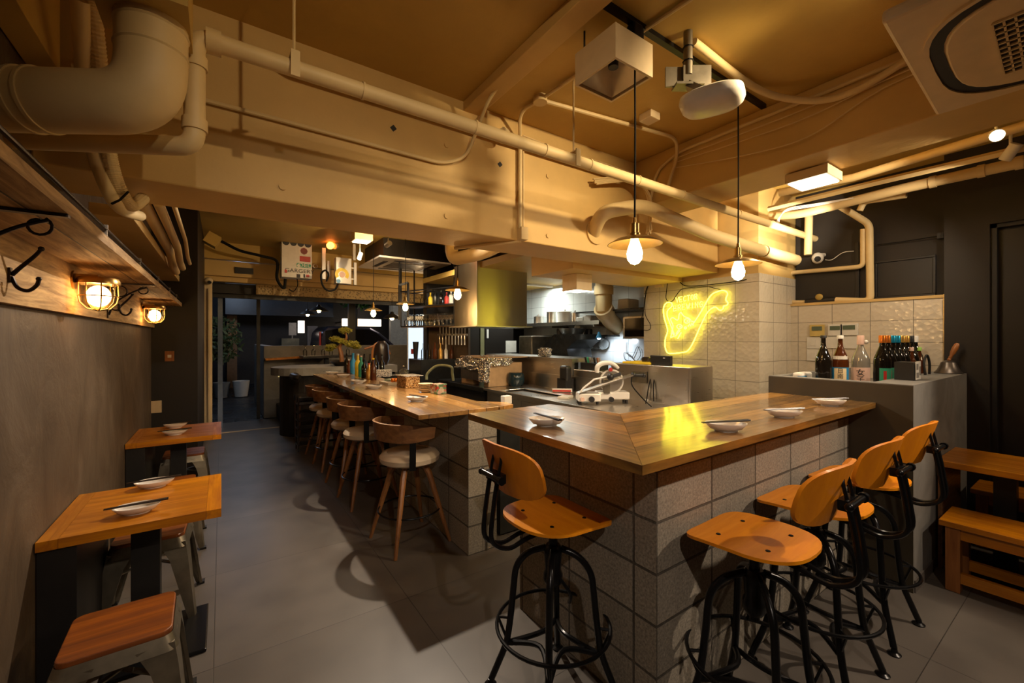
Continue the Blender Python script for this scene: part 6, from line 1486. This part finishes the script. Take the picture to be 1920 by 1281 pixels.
# cassette air conditioner in the back room
za = 2.77
cA, cB, cC, cD = W(673, 500, z=za), W(715, 482, z=za), W(835, 498, z=za), W(765, 514, z=za)
ctr = (cB + cD) / 2
ac2 = thing('air_conditioner', 'white ceiling cassette air conditioner in the back room', 'air conditioner', (ctr.x, ctr.y, za))
hx = .59
ctr = pos(757, 500, 7.09)
MB().box(ctr.x - hx, ctr.x + hx, ctr.y - hx, ctr.y + hx, za, za + .03).build('panel', M['white'], ac2, bevel=.006)
MB().box(ctr.x - hx * .85, ctr.x + hx * .85, ctr.y - hx * .85, ctr.y + hx * .85, za + .03, 3.09).build('casing', M['darkpanel'], ac2)
for s1 in (-1, 1):
    MB().box(ctr.x - .3, ctr.x + .3, ctr.y + s1 * .4 - .035, ctr.y + s1 * .4 + .035, za - .004, za).build('air_slot', M['blackmat'], ac2)
    MB().box(ctr.x + s1 * .4 - .035, ctr.x + s1 * .4 + .035, ctr.y - .3, ctr.y + .3, za - .004, za).build('air_slot', M['blackmat'], ac2)
MB().box(ctr.x - .27, ctr.x + .27, ctr.y - .27, ctr.y + .27, za - .006, za).build('intake_grille', M['gunmetal'], ac2)
q = W(678, 453, z=2.9)
cl2 = thing('square_ceiling_light', 'lit square ceiling light in the back room', 'ceiling light', (q.x, q.y, 2.9))
MB().box(q.x - .12, q.x + .12, q.y - .12, q.y + .12, 2.9, 3.1).build('casing', M['creampl'], cl2); MB().box(q.x - .1, q.x + .1, q.y - .1, q.y + .1, 2.893, 2.9).build('diffuser', M['panelglow'], cl2)
spot_head(W(675, 480, y=6.3), (-.3, -.2, -.9), 'white spotlight between the heater and the rear air conditioner', top=3.09 - W(675, 480, y=6.3).z)
q = pos(840, 480, 3.95)
wp_ = thing('drain_pipe', 'thick cream pipe elbow above the steel hood', 'pipe', q)
MB().tube(fillet([pos(848, 420, 4.3), pos(846, 488, 4.3), pos(905, 474, 3.9), pos(960, 446, 3.6)], .14, 8), .065, 20).build('pipe_run', M['creampipe'], wp_, smooth=True)
q = W(775, 535, y=6.9)
tg(MB().bar(pos(748, 535, 6.6), pos(765, 530, 6.6), .03).bar(pos(749, 535, 6.6), pos(749, 600, 6.6), .03).bar(pos(765, 530, 6.6), pos(765, 595, 6.6), .03).bar(pos(749, 535, 6.6), pos(749, 450, 6.6), .02).build('black_steel_frame', M['blackmat']), 'black steel frame hanging left of the glass rack', 'frame')

# ============================================================ LIGHT FROM THE ROOM'S LAMPS, AND ADDED FILLS
def ceil_spot(p, tgt, watt, ang, label, size=.03, col=SOFT, blend=.5):
    p = Vector(p); d = (Vector(tgt) - p).normalized()
    spot_head(p - d * .06, d, label, top=3.095 - (p - d * .06).z)
    lamp('spot_light', 'SPOT', p, watt, col, size, tgt, ang, blend)
ceil_spot((1.50, 3.66, 2.60), (.7, 1.6, 0), 270, 130, 'spotlight hidden behind the beam, shining into the front room', .02, (1, .84, .66))
ceil_spot((1.75, 5.4, 2.75), (1.3, 8.4, 2.2), 60, 120, 'spotlight over the long counter aimed at the shop front', .02, (1, .70, .36))
ceil_spot((.2, -1.0, 2.85), (1.3, 1.6, .4), 120, 90, 'spotlight behind the viewer on the left', .03, (1, .82, .66))
ceil_spot((3.6, -.9, 2.80), (2.1, 1.2, .8), 250, 80, 'spotlight behind the viewer in the middle', .03, (1, .80, .6))
ceil_spot((4.6, -1.2, 2.4), (4.2, 1.0, 1.0), 42, 90, 'spotlight behind the viewer by the right table', .03, (1, .76, .5))
ceil_spot((2.25, .52, 2.97), (1.95, 2.45, 2.30), 170, 76, 'spotlight tucked beside the front air conditioner', .045, (1, .76, .44), 1.0)
ceil_spot((.75, -.1, 2.95), (.7, 2.45, 2.75), 45, 80, 'added unseen spotlight near the ceiling at the left, washing the beam', .02, (1, .74, .42), .9)  # added out of view to lift the left beam and ceiling
lamp('halogen_light', 'SPOT', qs + Vector((-.12, .04, -.06)), 80, (1, .78, .48), .02, (3.2, 2.4, 2.3), 120, .6)
lamp('halogen_light', 'SPOT', qs2 + Vector((.02, .06, -.07)), 46, (1, .82, .6), .02, (4.6, 2.0, 1.7), 110, .6)
lamp('flood_light', 'SPOT', (4.1, 1.45, 2.33), 90, (1, .88, .68), .02, (4.5, 1.85, 2.62), 75, .6)
lamp('diffuser_light', 'AREA', (cc.x, cc.y, 2.60), 12, (1, .84, .6), .28)
lamp('kitchen_diffuser_light', 'AREA', (kx, ky, kz - .02), 6, (1, .86, .66), .17)
lamp('back_room_diffuser_light', 'AREA', (cl2.location.x, cl2.location.y, 2.88), 14, (1, .80, .55), .2)
tl = thing('added_tube_lamp', 'added slim tube lamp on the kitchen ceiling, hidden behind the soffit', 'ceiling light', (4.5, 5.9, 2.5))  # tube and its area light are added to brighten the kitchen
MB().box(4.05, 4.95, 5.86, 5.94, 2.485, 2.518).build('casing', M['whitepl'], tl)
lamp('tube_fill_light', 'AREA', (4.5, 5.9, 2.48), 30, (.88, .95, .9), .9, None, size_y=.06)
lamp('kitchen_wall_fill', 'SPOT', (4.1, 4.2, 2.48), 16, (.88, .95, .92), .05, (5.05, 4.9, 1.1), 70, .9)  # fill added for the kitchen tiles, has no fixture
lamp('bar_back_fill', 'POINT', (3.2, 7.6, 2.3), 10, (1, .72, .42), .08)  # fill added to brighten the back bar, no lamp modelled
lamp('tap_fill_spot', 'SPOT', (2.7, 5.4, 2.7), 60, (1, .82, .6), .03, (3.1, 6.9, 1.4), 70, .6)  # spot and its head below are added to brighten the taps
spot_head((2.7, 5.33, 2.74), (.25, .65, -.6), 'added spotlight aimed at the beer taps, hidden behind the hood pipe', top=.35)
